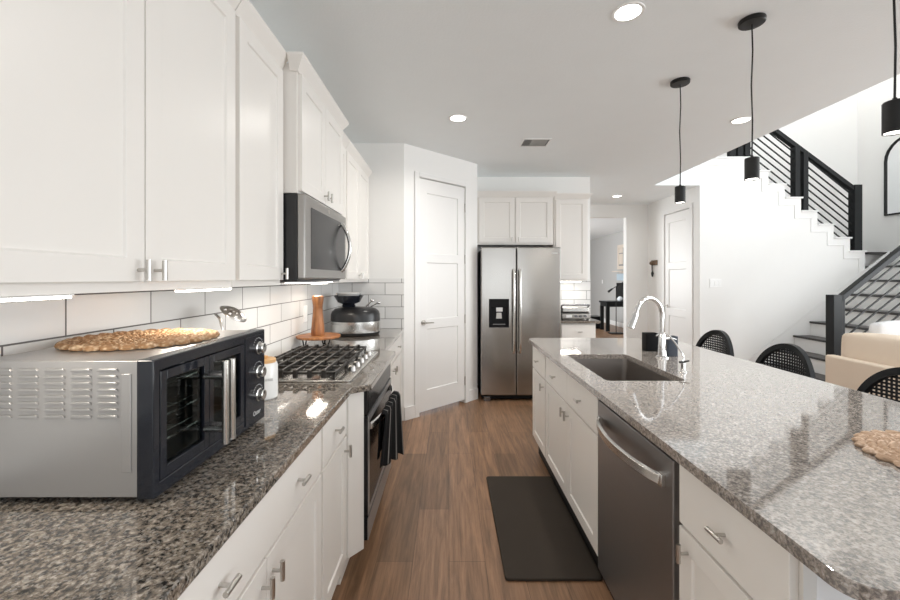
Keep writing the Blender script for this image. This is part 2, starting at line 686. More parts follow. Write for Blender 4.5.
        if subsurf:
            md = o.modifiers.new('smooth', 'SUBSURF')
            md.levels = subsurf
            md.render_levels = subsurf
        return o


def tag(o, label, cat, group=None, kind=None):
    o['label'] = label
    o['category'] = cat
    if group:
        o['group'] = group
    if kind:
        o['kind'] = kind
    return o


def thing(name, loc, label, cat, group=None):
    o = bpy.data.objects.new(name, None)
    o.empty_display_size = 0.1
    o.location = loc
    col.objects.link(o)
    return tag(o, label, cat, group)


def struct(o):
    o['kind'] = 'structure'
    return o


def dup(o, loc, label=None, parent=None):
    c = o.copy()
    col.objects.link(c)
    if parent is not None:
        c.parent = parent
    if loc is not None:
        c.location = loc
    if label:
        c['label'] = label
    for ch in list(o.children):
        dup(ch, None, None, c)
    return c


def frame(ox, oy, oz, u, v, wv):
    m = Matrix.Identity(4)
    for i in range(3):
        m[i][0], m[i][1], m[i][2] = u[i], v[i], wv[i]
    m[0][3], m[1][3], m[2][3] = ox, oy, oz
    return m


def F_left(x):     # facing +X: u = Y, v = Z, w = +X
    return frame(x, 0, 0, (0, 1, 0), (0, 0, 1), (1, 0, 0))


def F_isl(x):      # facing -X
    return frame(x, 0, 0, (0, 1, 0), (0, 0, 1), (-1, 0, 0))


def F_front(y):    # facing -Y: u = X
    return frame(0, y, 0, (1, 0, 0), (0, 0, 1), (0, -1, 0))


def pull(parent, F, u, v, vertical=True, L=0.052, out=0.027):
    """bar pull with a single stem, in a frame whose w=0 is the door face"""
    m = MB(F)
    m.cyl((u, v, -0.001), (u, v, out), 0.0045, 10)
    if vertical:
        m.cyl((u, v - L / 2, out), (u, v + L / 2, out), 0.0062, 12)
    else:
        m.cyl((u - L / 2, v, out), (u + L / 2, v, out), 0.0062, 12)
    return m.build('handle', 'nickel', parent, smooth=True)


def text_mesh(name, s, size, mat, parent, F, u, v, wv=0.0006):
    cu = bpy.data.curves.new(name, 'FONT')
    cu.body = s
    cu.size = size
    cu.align_x = 'CENTER'
    cu.align_y = 'CENTER'
    cu.extrude = 0.0002
    tmp = bpy.data.objects.new(name + '_tmp', cu)
    col.objects.link(tmp)
    bpy.context.view_layer.update()
    me = bpy.data.meshes.new_from_object(tmp)
    bpy.data.objects.remove(tmp)
    bm = bmesh.new()
    bm.from_mesh(me)
    bm.transform(F @ Matrix.Translation((u, v, wv)))
    bm.transform(Matrix.Translation(-world_loc(parent)))
    bm.to_mesh(me)
    bm.free()
    me.materials.clear()
    me.materials.append(M[mat])
    o = bpy.data.objects.new(name, me)
    col.objects.link(o)
    o.parent = parent
    return o


def arc_pts(c, r, a0, a1, n):
    return [(c[0] + r * math.cos(a0 + (a1 - a0) * i / n), c[1] + r * math.sin(a0 + (a1 - a0) * i / n)) for i in range(n + 1)]


def round_rect(x0, x1, y0, y1, r, n=6):
    return (arc_pts((x1 - r, y1 - r), r, 0, PI / 2, n) + arc_pts((x0 + r, y1 - r), r, PI / 2, PI, n)
            + arc_pts((x0 + r, y0 + r), r, PI, 1.5 * PI, n) + arc_pts((x1 - r, y0 + r), r, 1.5 * PI, 2 * PI, n))


# ------------------------------------------------------------------ the setting
CZ = 2.74
XL = -1.10
m = MB(); m.box(-1.3, 7.3, -2.8, 15.2, -0.1, 0.0)
struct(m.build('floor', 'wood_planks', origin=(0, 0, 0)))

m = MB()
m.box(-1.3, 2.94, -2.8, 5.74, CZ, 3.05)
m.box(-1.3, 3.72, 5.74, 7.24, CZ, 3.05)
m.box(0.4, 5.1, 7.24, 15.2, CZ, 3.05)
struct(m.build('ceiling', 'ceiling_paint', origin=(0, 0, 0)))
m = MB(); m.box(2.84, 7.3, -2.8, 7.05, 5.5, 5.6)
struct(m.build('ceiling.001', 'ceiling_paint', origin=(0, 0, 0)))
m = MB(); m.box(2.82, 2.94, -2.8, 5.74, 3.05, 5.5)
struct(m.build('wall_loft', 'wall_paint', origin=(0, 0, 0)))

m = MB(); m.box(XL - 0.15, XL, -2.8, 5.4, 0, CZ)
struct(m.build('wall_left', 'wall_paint', origin=(0, 0, 0)))

# corner pantry: side wall, diagonal wall with the door, return wall
PX0, PY0, PX1, PY1 = -0.444, 3.95, 0.33, 4.667
uL = math.hypot(PX1 - PX0, PY1 - PY0)
ud = ((PX1 - PX0) / uL, (PY1 - PY0) / uL, 0)
nd = (ud[1], -ud[0], 0)           # towards the kitchen
FD = frame(PX0, PY0, 0, ud, (0, 0, 1), nd)
D0, D1, DH = 0.185, 0.848, 2.43
m = MB(); m.box(XL, PX0, PY0, PY0 + 0.10, 0, CZ)
struct(m.build('wall_pantry_side', 'wall_paint', origin=(0, 0, 0)))
m = MB(FD)
m.box(0, D0, 0, CZ, -0.10, 0)
m.box(D1, uL, 0, CZ, -0.10, 0)
m.box(D0, D1, DH + 0.01, CZ, -0.10, 0)
struct(m.build('wall_pantry_diagonal', 'wall_paint', origin=(0, 0, 0)))
m = MB(); m.box(PX1 - 0.10, PX1, PY1 + 0.02, 5.4, 0, CZ)
struct(m.build('wall_pantry_return', 'wall_paint', origin=(0, 0, 0)))
# casing around the pantry door
m = MB(FD)
cw = 0.058
m.box(D0 - cw, D0 - 0.002, 0, DH + cw, 0.001, 0.016)
m.box(D1 + 0.002, D1 + cw, 0, DH + cw, 0.001, 0.016)
m.box(D0 - 0.002, D1 + 0.002, DH + 0.012, DH + cw, 0.001, 0.016)
m.box(D0 - 0.002, D0 + 0.014, 0, DH, -0.06, -0.037)
m.box(D1 - 0.014, D1 + 0.002, 0, DH, -0.06, -0.037)
m.box(D0, D1, DH - 0.012, DH + 0.012, -0.06, -0.037)
struct(m.build('trim_1', 'trim_paint', bevel=0.003))
d = bpy.data.objects.new('door_1', None)
d.location = FD @ Vector(((D0 + D1) / 2, 0, 0))
col.objects.link(d)
struct(d)
d['label'] = 'white tall three panel pantry door in the diagonal corner wall'
m = MB(FD)
a, b = D0 + 0.004, D1 - 0.004
m2 = Matrix.Translation((0, 0, -0.036))
m.f = FD @ m2
m.shaker(a, b, 0.034, DH, th=0.036, depth=0.011, panels=[(a + 0.105, b - 0.105, 0.25, 0.88), (a + 0.105, b - 0.105, 0.98, 1.57), (a + 0.105, b - 0.105, 1.66, 2.29)])
m.build('panel', 'trim_paint', d, bevel=0.002)
m = MB(FD)
m.cyl((a + 0.055, 0.95, 0.0005), (a + 0.055, 0.95, 0.012), 0.028, 20)
m.cyl((a + 0.055, 0.95, 0.012), (a + 0.055, 0.95, 0.05), 0.010, 12)
m.tube([(a + 0.055, 0.95, 0.05), (a + 0.09, 0.95, 0.052), (a + 0.155, 0.947, 0.05)], [0.009, 0.008, 0.006], 10)
m.build('handle', 'nickel', d, smooth=True)
for z in (0.25, 0.95, 1.62, 2.20):
    m = MB(FD)
    m.cyl((b + 0.003, z - 0.05, 0.008), (b + 0.003, z + 0.05, 0.008), 0.006, 10)
    m.build('hinge', 'nickel', d, smooth=True)
for nm, F, u0, u1 in (('baseboard_pantry_near', FD, 0.0, D0 - cw - 0.001), ('baseboard_pantry_far', FD, D1 + cw + 0.001, uL)):
    m = MB(F); m.box(u0, u1, 0.001, 0.13, 0.001, 0.014)
    struct(m.build(nm, 'trim_paint', bevel=0.003))

# fridge wall and hall walls
YB = 5.27
m = MB(); m.box(PX1 - 0.02, 1.86, YB, YB + 0.13, 0, CZ)
m.box(1.74, 1.86, YB + 0.13, 7.24, 0, CZ)
struct(m.build('wall_back', 'wall_paint', origin=(0, 0, 0)))
HX0, HX1, HZ = 2.28, 3.21, 2.51
m = MB()
m.box(1.65, HX0, 7.24, 7.36, 0, CZ)
m.box(HX1, 3.72, 7.24, 7.36, 0, CZ)
m.box(HX0, HX1, 7.24, 7.36, HZ, CZ)
struct(m.build('wall_hall_end', 'wall_paint', origin=(0, 0, 0)))
HD0, HD1, HDH = 5.97, 6.67, 2.45
m = MB()
m.box(3.60, 3.72, 5.861, HD0, 0, CZ)
m.box(3.60, 3.72, HD1, 7.24, 0, CZ)
m.box(3.60, 3.72, HD0, HD1, HDH + 0.01, CZ)
struct(m.build('wall_hall_right', 'wall_paint', origin=(0, 0, 0)))
m = MB(F_isl(3.60))
m.box(HD0 - 0.07, HD0 - 0.002, 0, HDH + 0.07, 0.001, 0.016)
m.box(HD1 + 0.002, HD1 + 0.07, 0, HDH + 0.07, 0.001, 0.016)
m.box(HD0 - 0.002, HD1 + 0.002, HDH + 0.012, HDH + 0.07, 0.001, 0.016)
m.box(HD0 - 0.002, HD0 + 0.014, 0, HDH, -0.06, -0.037)
m.box(HD1 - 0.014, HD1 + 0.002, 0, HDH, -0.06, -0.037)
m.box(HD0, HD1, HDH - 0.012, HDH + 0.012, -0.06, -0.037)
struct(m.build('trim_2', 'trim_paint', bevel=0.003))
d = bpy.data.objects.new('door_2', None)
d.location = (3.60, (HD0 + HD1) / 2, 0)
col.objects.link(d)
struct(d)
d['label'] = 'white panel door in the hallway beside the stairs'
m = MB(F_isl(3.636))
a, b = HD0 + 0.004, HD1 - 0.004
m.shaker(a, b, 0.018, HDH, th=0.036, depth=0.011, panels=[(a + 0.11, b - 0.11, 0.25, 0.80), (a + 0.11, b - 0.11, 0.92, 1.55), (a + 0.11, b - 0.11, 1.66, 2.31)])
m.build('panel', 'trim_paint', d, bevel=0.002)
m = MB(F_isl(3.60))
m.cyl((b - 0.06, 0.95, -0.002), (b - 0.06, 0.95, 0.012), 0.028, 16)
m.cyl((b - 0.06, 0.95, 0.01), (b - 0.06, 0.95, 0.05), 0.010, 12)
m.tube([(b - 0.06, 0.95, 0.05), (b - 0.17, 0.945, 0.05)], 0.008, 10)
m.build('handle', 'nickel', d, smooth=True)
m = MB(); m.box(3.585, 3.599, HD1 + 0.071, 7.239, 0.001, 0.13)
struct(m.build('baseboard_hall', 'trim_paint', bevel=0.003))

# stair wall: stepped top seen from the front
RUN, RISE, SX0, SZ0 = 0.234, 0.192, 5.755, 1.783
poly = [(3.60, 0), (5.97, 0), (5.97, SZ0)]
x, z = SX0, SZ0
for k in range(7):
    poly.append((x, z))
    z += RISE
    poly.append((x, z))
    x -= RUN
STX, STZ = x + RUN, z
poly += [(2.0, STZ), (2.0, CZ + 0.001), (3.60, CZ + 0.001)]
m = MB(); m.prism(poly, 'y', 5.7405, 5.86)
struct(m.build('wall_stair', 'wall_paint', origin=(0, 0, 0)))
# stepped moulding and caps on that wall
m = MB()
x, z = SX0, SZ0
m.box(SX0 - 0.02, 5.985, 5.722, 5.875, SZ0 + 0.001, SZ0 + 0.022)
for k in range(7):
    x2 = x - RUN if k < 6 else 2.0
    m.box(x2 - 0.0, x + 0.02, 5.722, 5.875, z + RISE + 0.001, z + RISE + 0.022)
    z += RISE
    x -= RUN
struct(m.build('trim_3', 'trim_paint', bevel=0.003))
m = MB()
x, z = SX0, SZ0
o_ = 0.085
m.box(5.87, 5.885, 5.730, 5.7395, 0.15, SZ0 - o_)
m.box(SX0 - o_, 5.885, 5.730, 5.7395, SZ0 - o_ - 0.014, SZ0 - o_)
for k in range(7):
    m.box(x - o_ - 0.014, x - o_, 5.730, 5.7395, z - o_ - 0.014, z + RISE - o_)
    x2 = x - RUN - o_ if k < 6 else 3.0
    m.box(x2, x - o_, 5.730, 5.7395, z + RISE - o_ - 0.014, z + RISE - o_)
    z += RISE
    x -= RUN
struct(m.build('trim_4', 'trim_paint', bevel=0.002))
m = MB()
m.box(3.72, 7.3, 6.90, 7.05, 0, 5.5)
m.box(2.0, 3.72, 6.90, 7.05, 3.05, 5.5)
struct(m.build('wall_stairwell', 'wall_paint', origin=(0, 0, 0)))
m = MB(); m.box(1.9, 2.0, 5.74, 7.05, 3.05, 5.5)
struct(m.build('wall_upstairs', 'wall_paint', origin=(0, 0, 0)))
WX = 7.05
m = MB()
m.box(WX, WX + 0.15, 3.6, 7.05, 0, 5.5)
m.box(WX, WX + 0.15, -2.8, -1.2, 0, 5.5)
m.box(WX, WX + 0.15, -1.2, 3.6, 0, 0.45)
m.box(WX, WX + 0.15, -1.2, 3.6, 4.75, 5.5)
struct(m.build('wall_right', 'wall_paint', origin=(0, 0, 0)))
m = MB()
for y in (-1.2, 0.38, 1.96, 3.55):
    m.box(WX + 0.05, WX + 0.10, y, y + 0.05, 0.45, 4.75)
for z in (0.45, 2.9, 4.70):
    m.box(WX + 0.05, WX + 0.10, -1.2, 3.6, z, z + 0.05)
struct(m.build('window_1', 'trim_paint', origin=(0, 0, 0)))
m = MB()
m.box(-1.3, -0.35, -2.65, -2.5, 0, CZ)
m.box(2.35, 3.4, -2.65, -2.5, 0, 5.5)
m.box(-0.35, 2.35, -2.65, -2.5, 2.45, CZ)
m.box(-0.35, 2.35, -2.65, -2.5, 0, 0.4)
m.box(6.6, 7.3, -2.65, -2.5, 0, 5.5)
m.box(3.4, 6.6, -2.65, -2.5, 4.85, 5.5)
m.box(3.4, 6.6, -2.65, -2.5, 0, 0.35)
struct(m.build('wall_rear', 'wall_paint', origin=(0, 0, 0)))
m = MB()
for x in (-0.35, 0.97, 2.30):
    m.box(x, x + 0.05, -2.60, -2.55, 0.4, 2.45)
for z in (0.4, 2.40):
    m.box(-0.35, 2.35, -2.60, -2.55, z, z + 0.05)
struct(m.build('window_2', 'trim_paint', origin=(0, 0, 0)))
m = MB()
for x in (3.4, 4.97, 6.55):
    m.box(x, x + 0.05, -2.60, -2.55, 0.35, 4.85)
for z in (0.35, 2.9, 4.80):
    m.box(3.4, 6.6, -2.60, -2.55, z, z + 0.05)
struct(m.build('window_3', 'trim_paint', origin=(0, 0, 0)))

# study beyond the hall
m = MB(); m.box(4.93, 5.08, 7.36, 15.2, 0, CZ)
struct(m.build('wall_study_right', 'gray_paint', origin=(0, 0, 0)))
m = MB(); m.box(0.4, 5.08, 15.0, 15.2, 0, CZ)
struct(m.build('wall_study_end', 'gray_paint', origin=(0, 0, 0)))
m = MB()
m.box(0.4, 0.55, 7.36, 9.0, 0, CZ); m.box(0.4, 0.55, 12.0, 15.2, 0, CZ)
m.box(0.4, 0.55, 9.0, 12.0, 0, 0.6); m.box(0.4, 0.55, 9.0, 12.0, 2.4, CZ)
m.box(0.4, 1.65, 7.24, 7.36, 0, CZ)
m.box(3.72, 5.08, 7.24, 7.36, 0, CZ)
struct(m.build('wall_study_left', 'gray_paint', origin=(0, 0, 0)))
m = MB(); m.box(4.915, 4.929, 7.37, 14.99, 0.001, 0.13)
struct(m.build('baseboard_study', 'trim_paint'))

# tiled backsplashes
UB = 1.376
m = MB(); m.box(XL + 0.0005, XL + 0.009, -0.6, PY0 - 0.001, 0.916, 1.44)
struct(m.build('wall_left_tile', 'tile_left', origin=(0, 0, 0)))
m = MB(); m.box(XL + 0.0095, PX0, PY0 - 0.009, PY0 - 0.0005, 0.916, 1.405)
struct(m.build('wall_pantry_tile', 'tile_end', origin=(0, 0, 0)))
m = MB(); m.box(1.30, 1.86, YB - 0.009, YB - 0.0005, 0.916, 1.40)
struct(m.build('wall_back_tile', 'tile_end', origin=(0, 0, 0)))

# ------------------------------------------------------------------ cabinets
CAB = 'cabinet_paint'


def doorset(parent, F, u0, u1, v0, v1, hu=None, hv=None, hname='handle'):
    m = MB(F)
    m.shaker(u0, u1, v0, v1)
    dd = m.build('door', CAB, parent, bevel=0.0015)
    if hu is not None:
        Fh = F @ Matrix.Translation((0, 0, 0.02))
        pull(dd, Fh, hu, hv, True)
    return dd


def drawer(parent, F, u0, u1, v0, v1, hus):
    m = MB(F)
    m.box(u0, u1, v0, v1, 0, 0.02)
    dd = m.build('drawer', CAB, parent, bevel=0.002)
    for hu in hus:
        pull(dd, F @ Matrix.Translation((0, 0, 0.02)), hu, (v0 + v1) / 2, False)
    return dd


def crown(parent, F, u0, u1, z0, z1, out, w0, ends=(False, False)):
    """angled crown: profile in (w, v), runs along u; returns at open ends"""
    prof = [(w0, z0), (w0 + 0.008, z0), (w0 + out, z1 - 0.012), (w0 + out, z1), (w0 - 0.02, z1), (w0 - 0.02, z0)]
    m = MB(F)
    bm = m.bm
    uu = [u0, u1]
    rings = []
    for i, u in enumerate(uu):
        r = []
        for (ww, vv) in prof:
            du = 0.0
            if ends[i]:
                du = (ww - w0) * (-1 if i == 0 else 1) if ww > w0 else 0
            r.append(bm.verts.new((u + du, vv, ww)))
        rings.append(r)
    k = len(prof)
    for j in range(k):
        bm.faces.new((rings[0][j], rings[0][(j + 1) % k], rings[1][(j + 1) % k], rings[1][j]))
    bm.faces.new(rings[0])
    bm.faces.new(rings[1])
    for i in range(2):
        if ends[i]:
            s = -1 if i == 0 else 1
            u = uu[i]
            dep = 0.030
            # return moulding along the exposed side
            p2 = [(0.0, z0), (0.008, z0), (out, z1 - 0.012), (out, z1), (0.0, z1)]
            ra = [bm.verts.new((u + s * a_, v_, w0 + a_)) for a_, v_ in p2]
            rb = [bm.verts.new((u + s * a_, v_, w0 - dep)) for a_, v_ in p2]
            n = len(p2)
            for j in range(n):
                bm.faces.new((ra[j], ra[(j + 1) % n], rb[(j + 1) % n], rb[j]))
            bm.faces.new(ra)
            bm.faces.new(rb)
    return m.build('crown_molding', CAB, parent, bevel=0.001)


UT = 2.46          # top of the crown
XB, XM = -0.80, -0.722     # front of upper bodies (standard / above the microwave)


def upper(name, label, y0, y1, xf, z0, doors, cz=True, ends=(False, False), bottom_rail=0.025, back=XL + 0.0095):
    t = thing(name, ((back + xf) / 2, (y0 + y1) / 2, z0), label, 'cabinet', 'white upper cabinets on the tiled wall')
    m = MB(); m.box(back, xf, y0 + 0.001, y1 - 0.001, z0, UT - 0.03)
    m.build('body', CAB, t, bevel=0.001)
    F = F_left(xf)
    for (a_, b_, hu, hv) in doors:
        doorset(t, F, a_, b_, z0 + bottom_rail, UT - 0.075, hu, hv)
    crown(t, F, y0 + 0.001, y1 - 0.001, UT - 0.07, UT, 0.045, 0.0, ends)
    return t


upper('upper_cabinet', 'wide white double door upper cabinet nearest the camera above the toaster oven', 0.56, 1.474, XB, UB,
      [(0.572, 1.026, 1.026 - 0.022, 1.43), (1.030, 1.462, 1.030 + 0.03, 1.43)])
upper('upper_cabinet', 'narrow white single door upper cabinet just left of the microwave', 1.476, 1.893, XB, UB,
      [(1.492, 1.884, 1.860, 1.43)])
upper('upper_cabinet', 'short deeper white double door cabinet directly above the microwave', 1.897, 2.663, XM, 1.815,
      [(1.912, 2.277, 2.277 - 0.03, 1.87), (2.281, 2.650, 2.281 + 0.03, 1.87)], ends=(True, True), bottom_rail=0.012)
upper('upper_cabinet', 'narrow white upper cabinet just past the microwave', 2.667, 3.05, XB, UB,
      [(2.680, 3.040, 2.71, 1.43)])
upper('upper_cabinet', 'far white double door upper cabinet against the pantry side wall', 3.052, 3.938, XB, UB,
      [(3.066, 3.480, 3.450, 1.43), (3.484, 3.90, 3.515, 1.43)])

# cabinets over and beside the refrigerator
t = thing('upper_cabinet', (0.83, 5.05, 1.80), 'white double door cabinet above the stainless refrigerator', 'cabinet', 'white upper cabinets on the refrigerator wall')
YF = 4.86
m = MB(); m.box(PX1 + 0.004, 1.262, YF, YB - 0.001, 1.815, UT - 0.03)
m.build('body', CAB, t, bevel=0.001)
doorset(t, F_front(YF), 0.365, 0.795, 1.838, UT - 0.075, 0.76, 1.875)
doorset(t, F_front(YF), 0.805, 1.245, 1.838, UT - 0.075, 0.84, 1.875)
crown(t, F_front(YF), PX1 + 0.004, 1.262, UT - 0.07, UT, 0.045, 0.0, (False, True))
t = thing('upper_cabinet', (1.49, 5.1, 1.376), 'tall white single door upper cabinet right of the refrigerator above the countertop grill', 'cabinet', 'white upper cabinets on the refrigerator wall')
YF2 = 4.975
m = MB(); m.box(1.30, 1.725, YF2, YB - 0.0095, 1.376, UT - 0.03)
m.build('body', CAB, t, bevel=0.001)
doorset(t, F_front(YF2), 1.325, 1.71, 1.40, UT - 0.075, 1.36, 1.43)
crown(t, F_front(YF2), 1.31, 1.725, UT - 0.07, UT, 0.045, 0.0, (False, True))
m = MB(); m.box(1.34, 1.70, 4.99, 5.02, 1.357, 1.3755)
# ---- left base cabinets
CT = 0.914
CB_ = 0.884
XF = -0.488        # body front, doors add 0.02


def base(name, label, y0, y1, F, x0, x1, kick, parts, group, kickmat=CAB, back=None):
    t = thing(name, ((x0 + x1) / 2, (y0 + y1) / 2, 0), label, 'cabinet', group)
    m = MB(); m.box(x0, x1, y0 + 0.001, y1 - 0.001, 0.115, CB_ - 0.001)
    m.build('body', CAB, t, bevel=0.001)
    m = MB(); m.box(kick[0], kick[1], y0 + 0.001, y1 - 0.001, 0.001, 0.1145)
    m.build('toe_kick', kickmat, t)
    for p in parts:
        if p[0] == 'door':
            doorset(t, F, *p[1:])
        else:
            drawer(t, F, *p[1:])
    return t


GL = 'white base cabinets along the left wall'
FL = F_left(XF)
base('base_cabinet', 'wide white base cabinet below the toaster oven with one two-handled drawer over two doors', 0.58, 1.477, FL, XL + 0.01, XF, (XL + 0.01, XF - 0.06),
     [('drawer', 0.59, 1.468, 0.70, 0.868, (0.815, 1.24)), ('door', 0.59, 1.027, 0.13, 0.69, 1.0, 0.635), ('door', 1.031, 1.468, 0.13, 0.69, 1.06, 0.635)], GL)
base('base_cabinet', 'white base cabinet beyond the lower left frame corner', -0.6, 0.578, FL, XL + 0.01, XF, (XL + 0.01, XF - 0.06),
     [('drawer', -0.59, 0.568, 0.70, 0.868, ()), ('door', -0.59, -0.01, 0.13, 0.69), ('door', -0.006, 0.568, 0.13, 0.69)], GL)
base('base_cabinet', 'narrow white base cabinet with one drawer and door just before the oven', 1.479, 1.835, FL, XL + 0.01, XF, (XL + 0.01, XF - 0.06),
     [('drawer', 1.488, 1.828, 0.70, 0.868, (1.645,)), ('door', 1.488, 1.828, 0.13, 0.69, 1.79, 0.635)], GL)
base('base_cabinet', 'white base cabinet past the oven under the slow cooker', 2.775, 3.945, FL, XL + 0.01, XF, (XL + 0.01, XF - 0.06),
     [('drawer', 2.785, 3.355, 0.70, 0.868, (3.07,)), ('drawer', 3.36, 3.935, 0.70, 0.868, (3.65,)), ('door', 2.785, 3.355, 0.13, 0.69, 3.32, 0.635), ('door', 3.36, 3.935, 0.13, 0.69, 3.40, 0.635)], GL)
# projecting oven cabinet with angled corner panels
OY0, OY1 = 1.91, 2.67
t = thing('oven_cabinet', (-0.75, 2.29, 0), 'white projecting oven cabinet with angled side panels below the cooktop', 'cabinet', GL)
m = MB()
m.prism([(XL + 0.01, 1.838), (-0.462, 1.838), (-0.405, OY0 - 0.004), (-0.46, OY0 - 0.004), (-0.46, 1.87), (XL + 0.01, 1.87)], 'z', 0.12, CB_ - 0.001)
m.build('angled_panel', CAB, t, bevel=0.002)
m = MB()
m.prism([(XL + 0.01, 2.772), (-0.462, 2.772), (-0.405, OY1 + 0.004), (-0.46, OY1 + 0.004), (-0.46, 2.74), (XL + 0.01, 2.74)], 'z', 0.12, CB_ - 0.001)
m.build('angled_panel', CAB, t, bevel=0.002)
m = MB()
m.box(XL + 0.01, -0.55, 1.872, 2.738, 0.12, 0.15)
m.box(XL + 0.01, XL + 0.03, 1.872, 2.738, 0.15, CB_ - 0.001)
m.build('body', CAB, t)
m = MB(); m.box(XL + 0.01, -0.50, 1.838, 2.772, 0.001, 0.119)
m.build('toe_kick', CAB, t)

# ---- left countertop with the bump-out
XE, XBU = -0.442, -0.362
poly = [(XL + 0.010, -0.6), (XE, -0.6), (XE, 1.81), (XBU, 1.87), (XBU, 2.71), (XE, 2.77), (XE, PY0 - 0.010), (XL + 0.010, PY0 - 0.010)]
m = MB(); m.prism(poly, 'z', CB_, CT)
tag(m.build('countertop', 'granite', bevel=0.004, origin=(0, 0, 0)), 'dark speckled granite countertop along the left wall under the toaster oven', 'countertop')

# ---- island
IX0, IX1, IY0, IY1 = 0.651, 1.80, 0.635, 3.31
SK = (0.76, 1.15, 1.93, 2.60)
m = MB()
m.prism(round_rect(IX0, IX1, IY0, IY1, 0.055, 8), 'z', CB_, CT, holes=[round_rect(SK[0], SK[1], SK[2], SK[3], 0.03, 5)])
tag(m.build('island_countertop', 'granite_painted_sheen', bevel=0.004, origin=(0, 0, 0)), 'large speckled granite island countertop with an undermount sink cutout', 'countertop')
GI = 'white base cabinets of the island'
XI = 0.692
FI = F_isl(XI)
base('base_cabinet', 'narrow white island cabinet at the far end facing the refrigerator aisle', 2.79, 3.225, FI, XI, 1.28, (XI + 0.03, 1.28),
     [('drawer', 2.80, 3.215, 0.70, 0.868, (3.01,)), ('door', 2.80, 3.215, 0.15, 0.69, 2.84, 0.635)], GI, 'toe_black')
t = base('base_cabinet', 'white island sink cabinet with two drawer fronts over two doors left of the dishwasher', 1.80, 2.788, FI, XI, XI + 0.03, (XI + 0.03, 1.28),
         [('drawer', 2.283, 2.778, 0.70, 0.868, (2.53,)), ('drawer', 1.81, 2.279, 0.70, 0.868, (2.04,)), ('door', 2.283, 2.778, 0.15, 0.69, 2.315, 0.635), ('door', 1.81, 2.279, 0.15, 0.69, 2.245, 0.635)], GI, 'toe_black')
m = MB(); m.box(XI + 0.031, 1.28, 1.801, 2.787, 0.115, 0.60); m.build('carcass', CAB, t)
t = base('base_cabinet', 'white island cabinet with one drawer and door right of the dishwasher', 0.775, 1.178, FI, XI, 1.28, (XI + 0.03, 1.28),
         [('drawer', 0.79, 1.168, 0.70, 0.868, (0.975,)), ('door', 0.79, 1.168, 0.15, 0.69, 1.125, 0.635)], GI, 'toe_black')
m = MB(); m.box(0.685, 1.28, 0.745, 0.774, 0.001, CB_ - 0.001)
m.build('end_panel', 'end_panel', t, bevel=0.001)
m = MB(); m.box(1.281, 1.32, 0.745, 3.225, 0.001, CB_ - 0.001)
tag(m.build('island_back_panel', 'end_panel', bevel=0.001), 'pale painted back panel of the island under the seating overhang', 'panel')

# sink
t = thing('sink', ((SK[0] + SK[1]) / 2, (SK[2] + SK[3]) / 2, 0.65), 'dark stainless undermount sink basin in the island', 'sink')
m = MB()
zt, zb = CB_ - 0.001, 0.66
o1 = round_rect(SK[0] - 0.012, SK[1] + 0.012, SK[2] - 0.012, SK[3] + 0.012, 0.035, 5)
i1 = round_rect(SK[0] - 0.004, SK[1] + 0.004, SK[2] - 0.004, SK[3] + 0.004, 0.03, 5)
i2 = round_rect(SK[0] + 0.006, SK[1] - 0.006, SK[2] + 0.006, SK[3] - 0.006, 0.03, 5)
bm = m.bm
R = [[bm.verts.new((p[0], p[1], z)) for p in lp] for lp, z in ((o1, zb - 0.01), (o1, zt), (i1, zt), (i2, zb))]
n = len(o1)
for a_, b_ in zip(R, R[1:]):
    for i in range(n):
        bm.faces.new((a_[i], a_[(i + 1) % n], b_[(i + 1) % n], b_[i]))
bm.faces.new(R[3])
bm.faces.new(R[0])
m.build('basin', 'basin_steel', t, smooth=True, angle=40)
m = MB(); m.lathe([(0.0, zb + 0.001), (0.045, zb + 0.001), (0.045, zb + 0.005), (0.03, zb + 0.003), (0.0, zb + 0.003)], ((SK[0] + SK[1]) / 2, (SK[2] + SK[3]) / 2), 24)
m.build('drain', 'chrome', t, smooth=True)

# far cabinet and counter beside the refrigerator
t = thing('base_cabinet', (1.52, 4.95, 0), 'small white base cabinet with a drawer right of the refrigerator', 'cabinet')
m = MB(); m.box(1.30, 1.715, 4.68, YB - 0.01, 0.115, CB_ - 0.001); m.build('body', CAB, t, bevel=0.001)
m = MB(); m.box(1.30, 1.715, 4.74, YB - 0.01, 0.001, 0.114); m.build('toe_kick', CAB, t)
drawer(t, F_front(4.68), 1.31, 1.705, 0.70, 0.868, (1.52,))
doorset(t, F_front(4.68), 1.31, 1.705, 0.13, 0.69, 1.35, 0.635)
m = MB(); m.box(1.295, 1.755, 4.63, YB - 0.010, CB_, CT)
tag(m.build('countertop', 'granite', bevel=0.003, origin=(0, 0, 0)), 'short granite countertop beside the refrigerator holding the countertop grill', 'countertop')

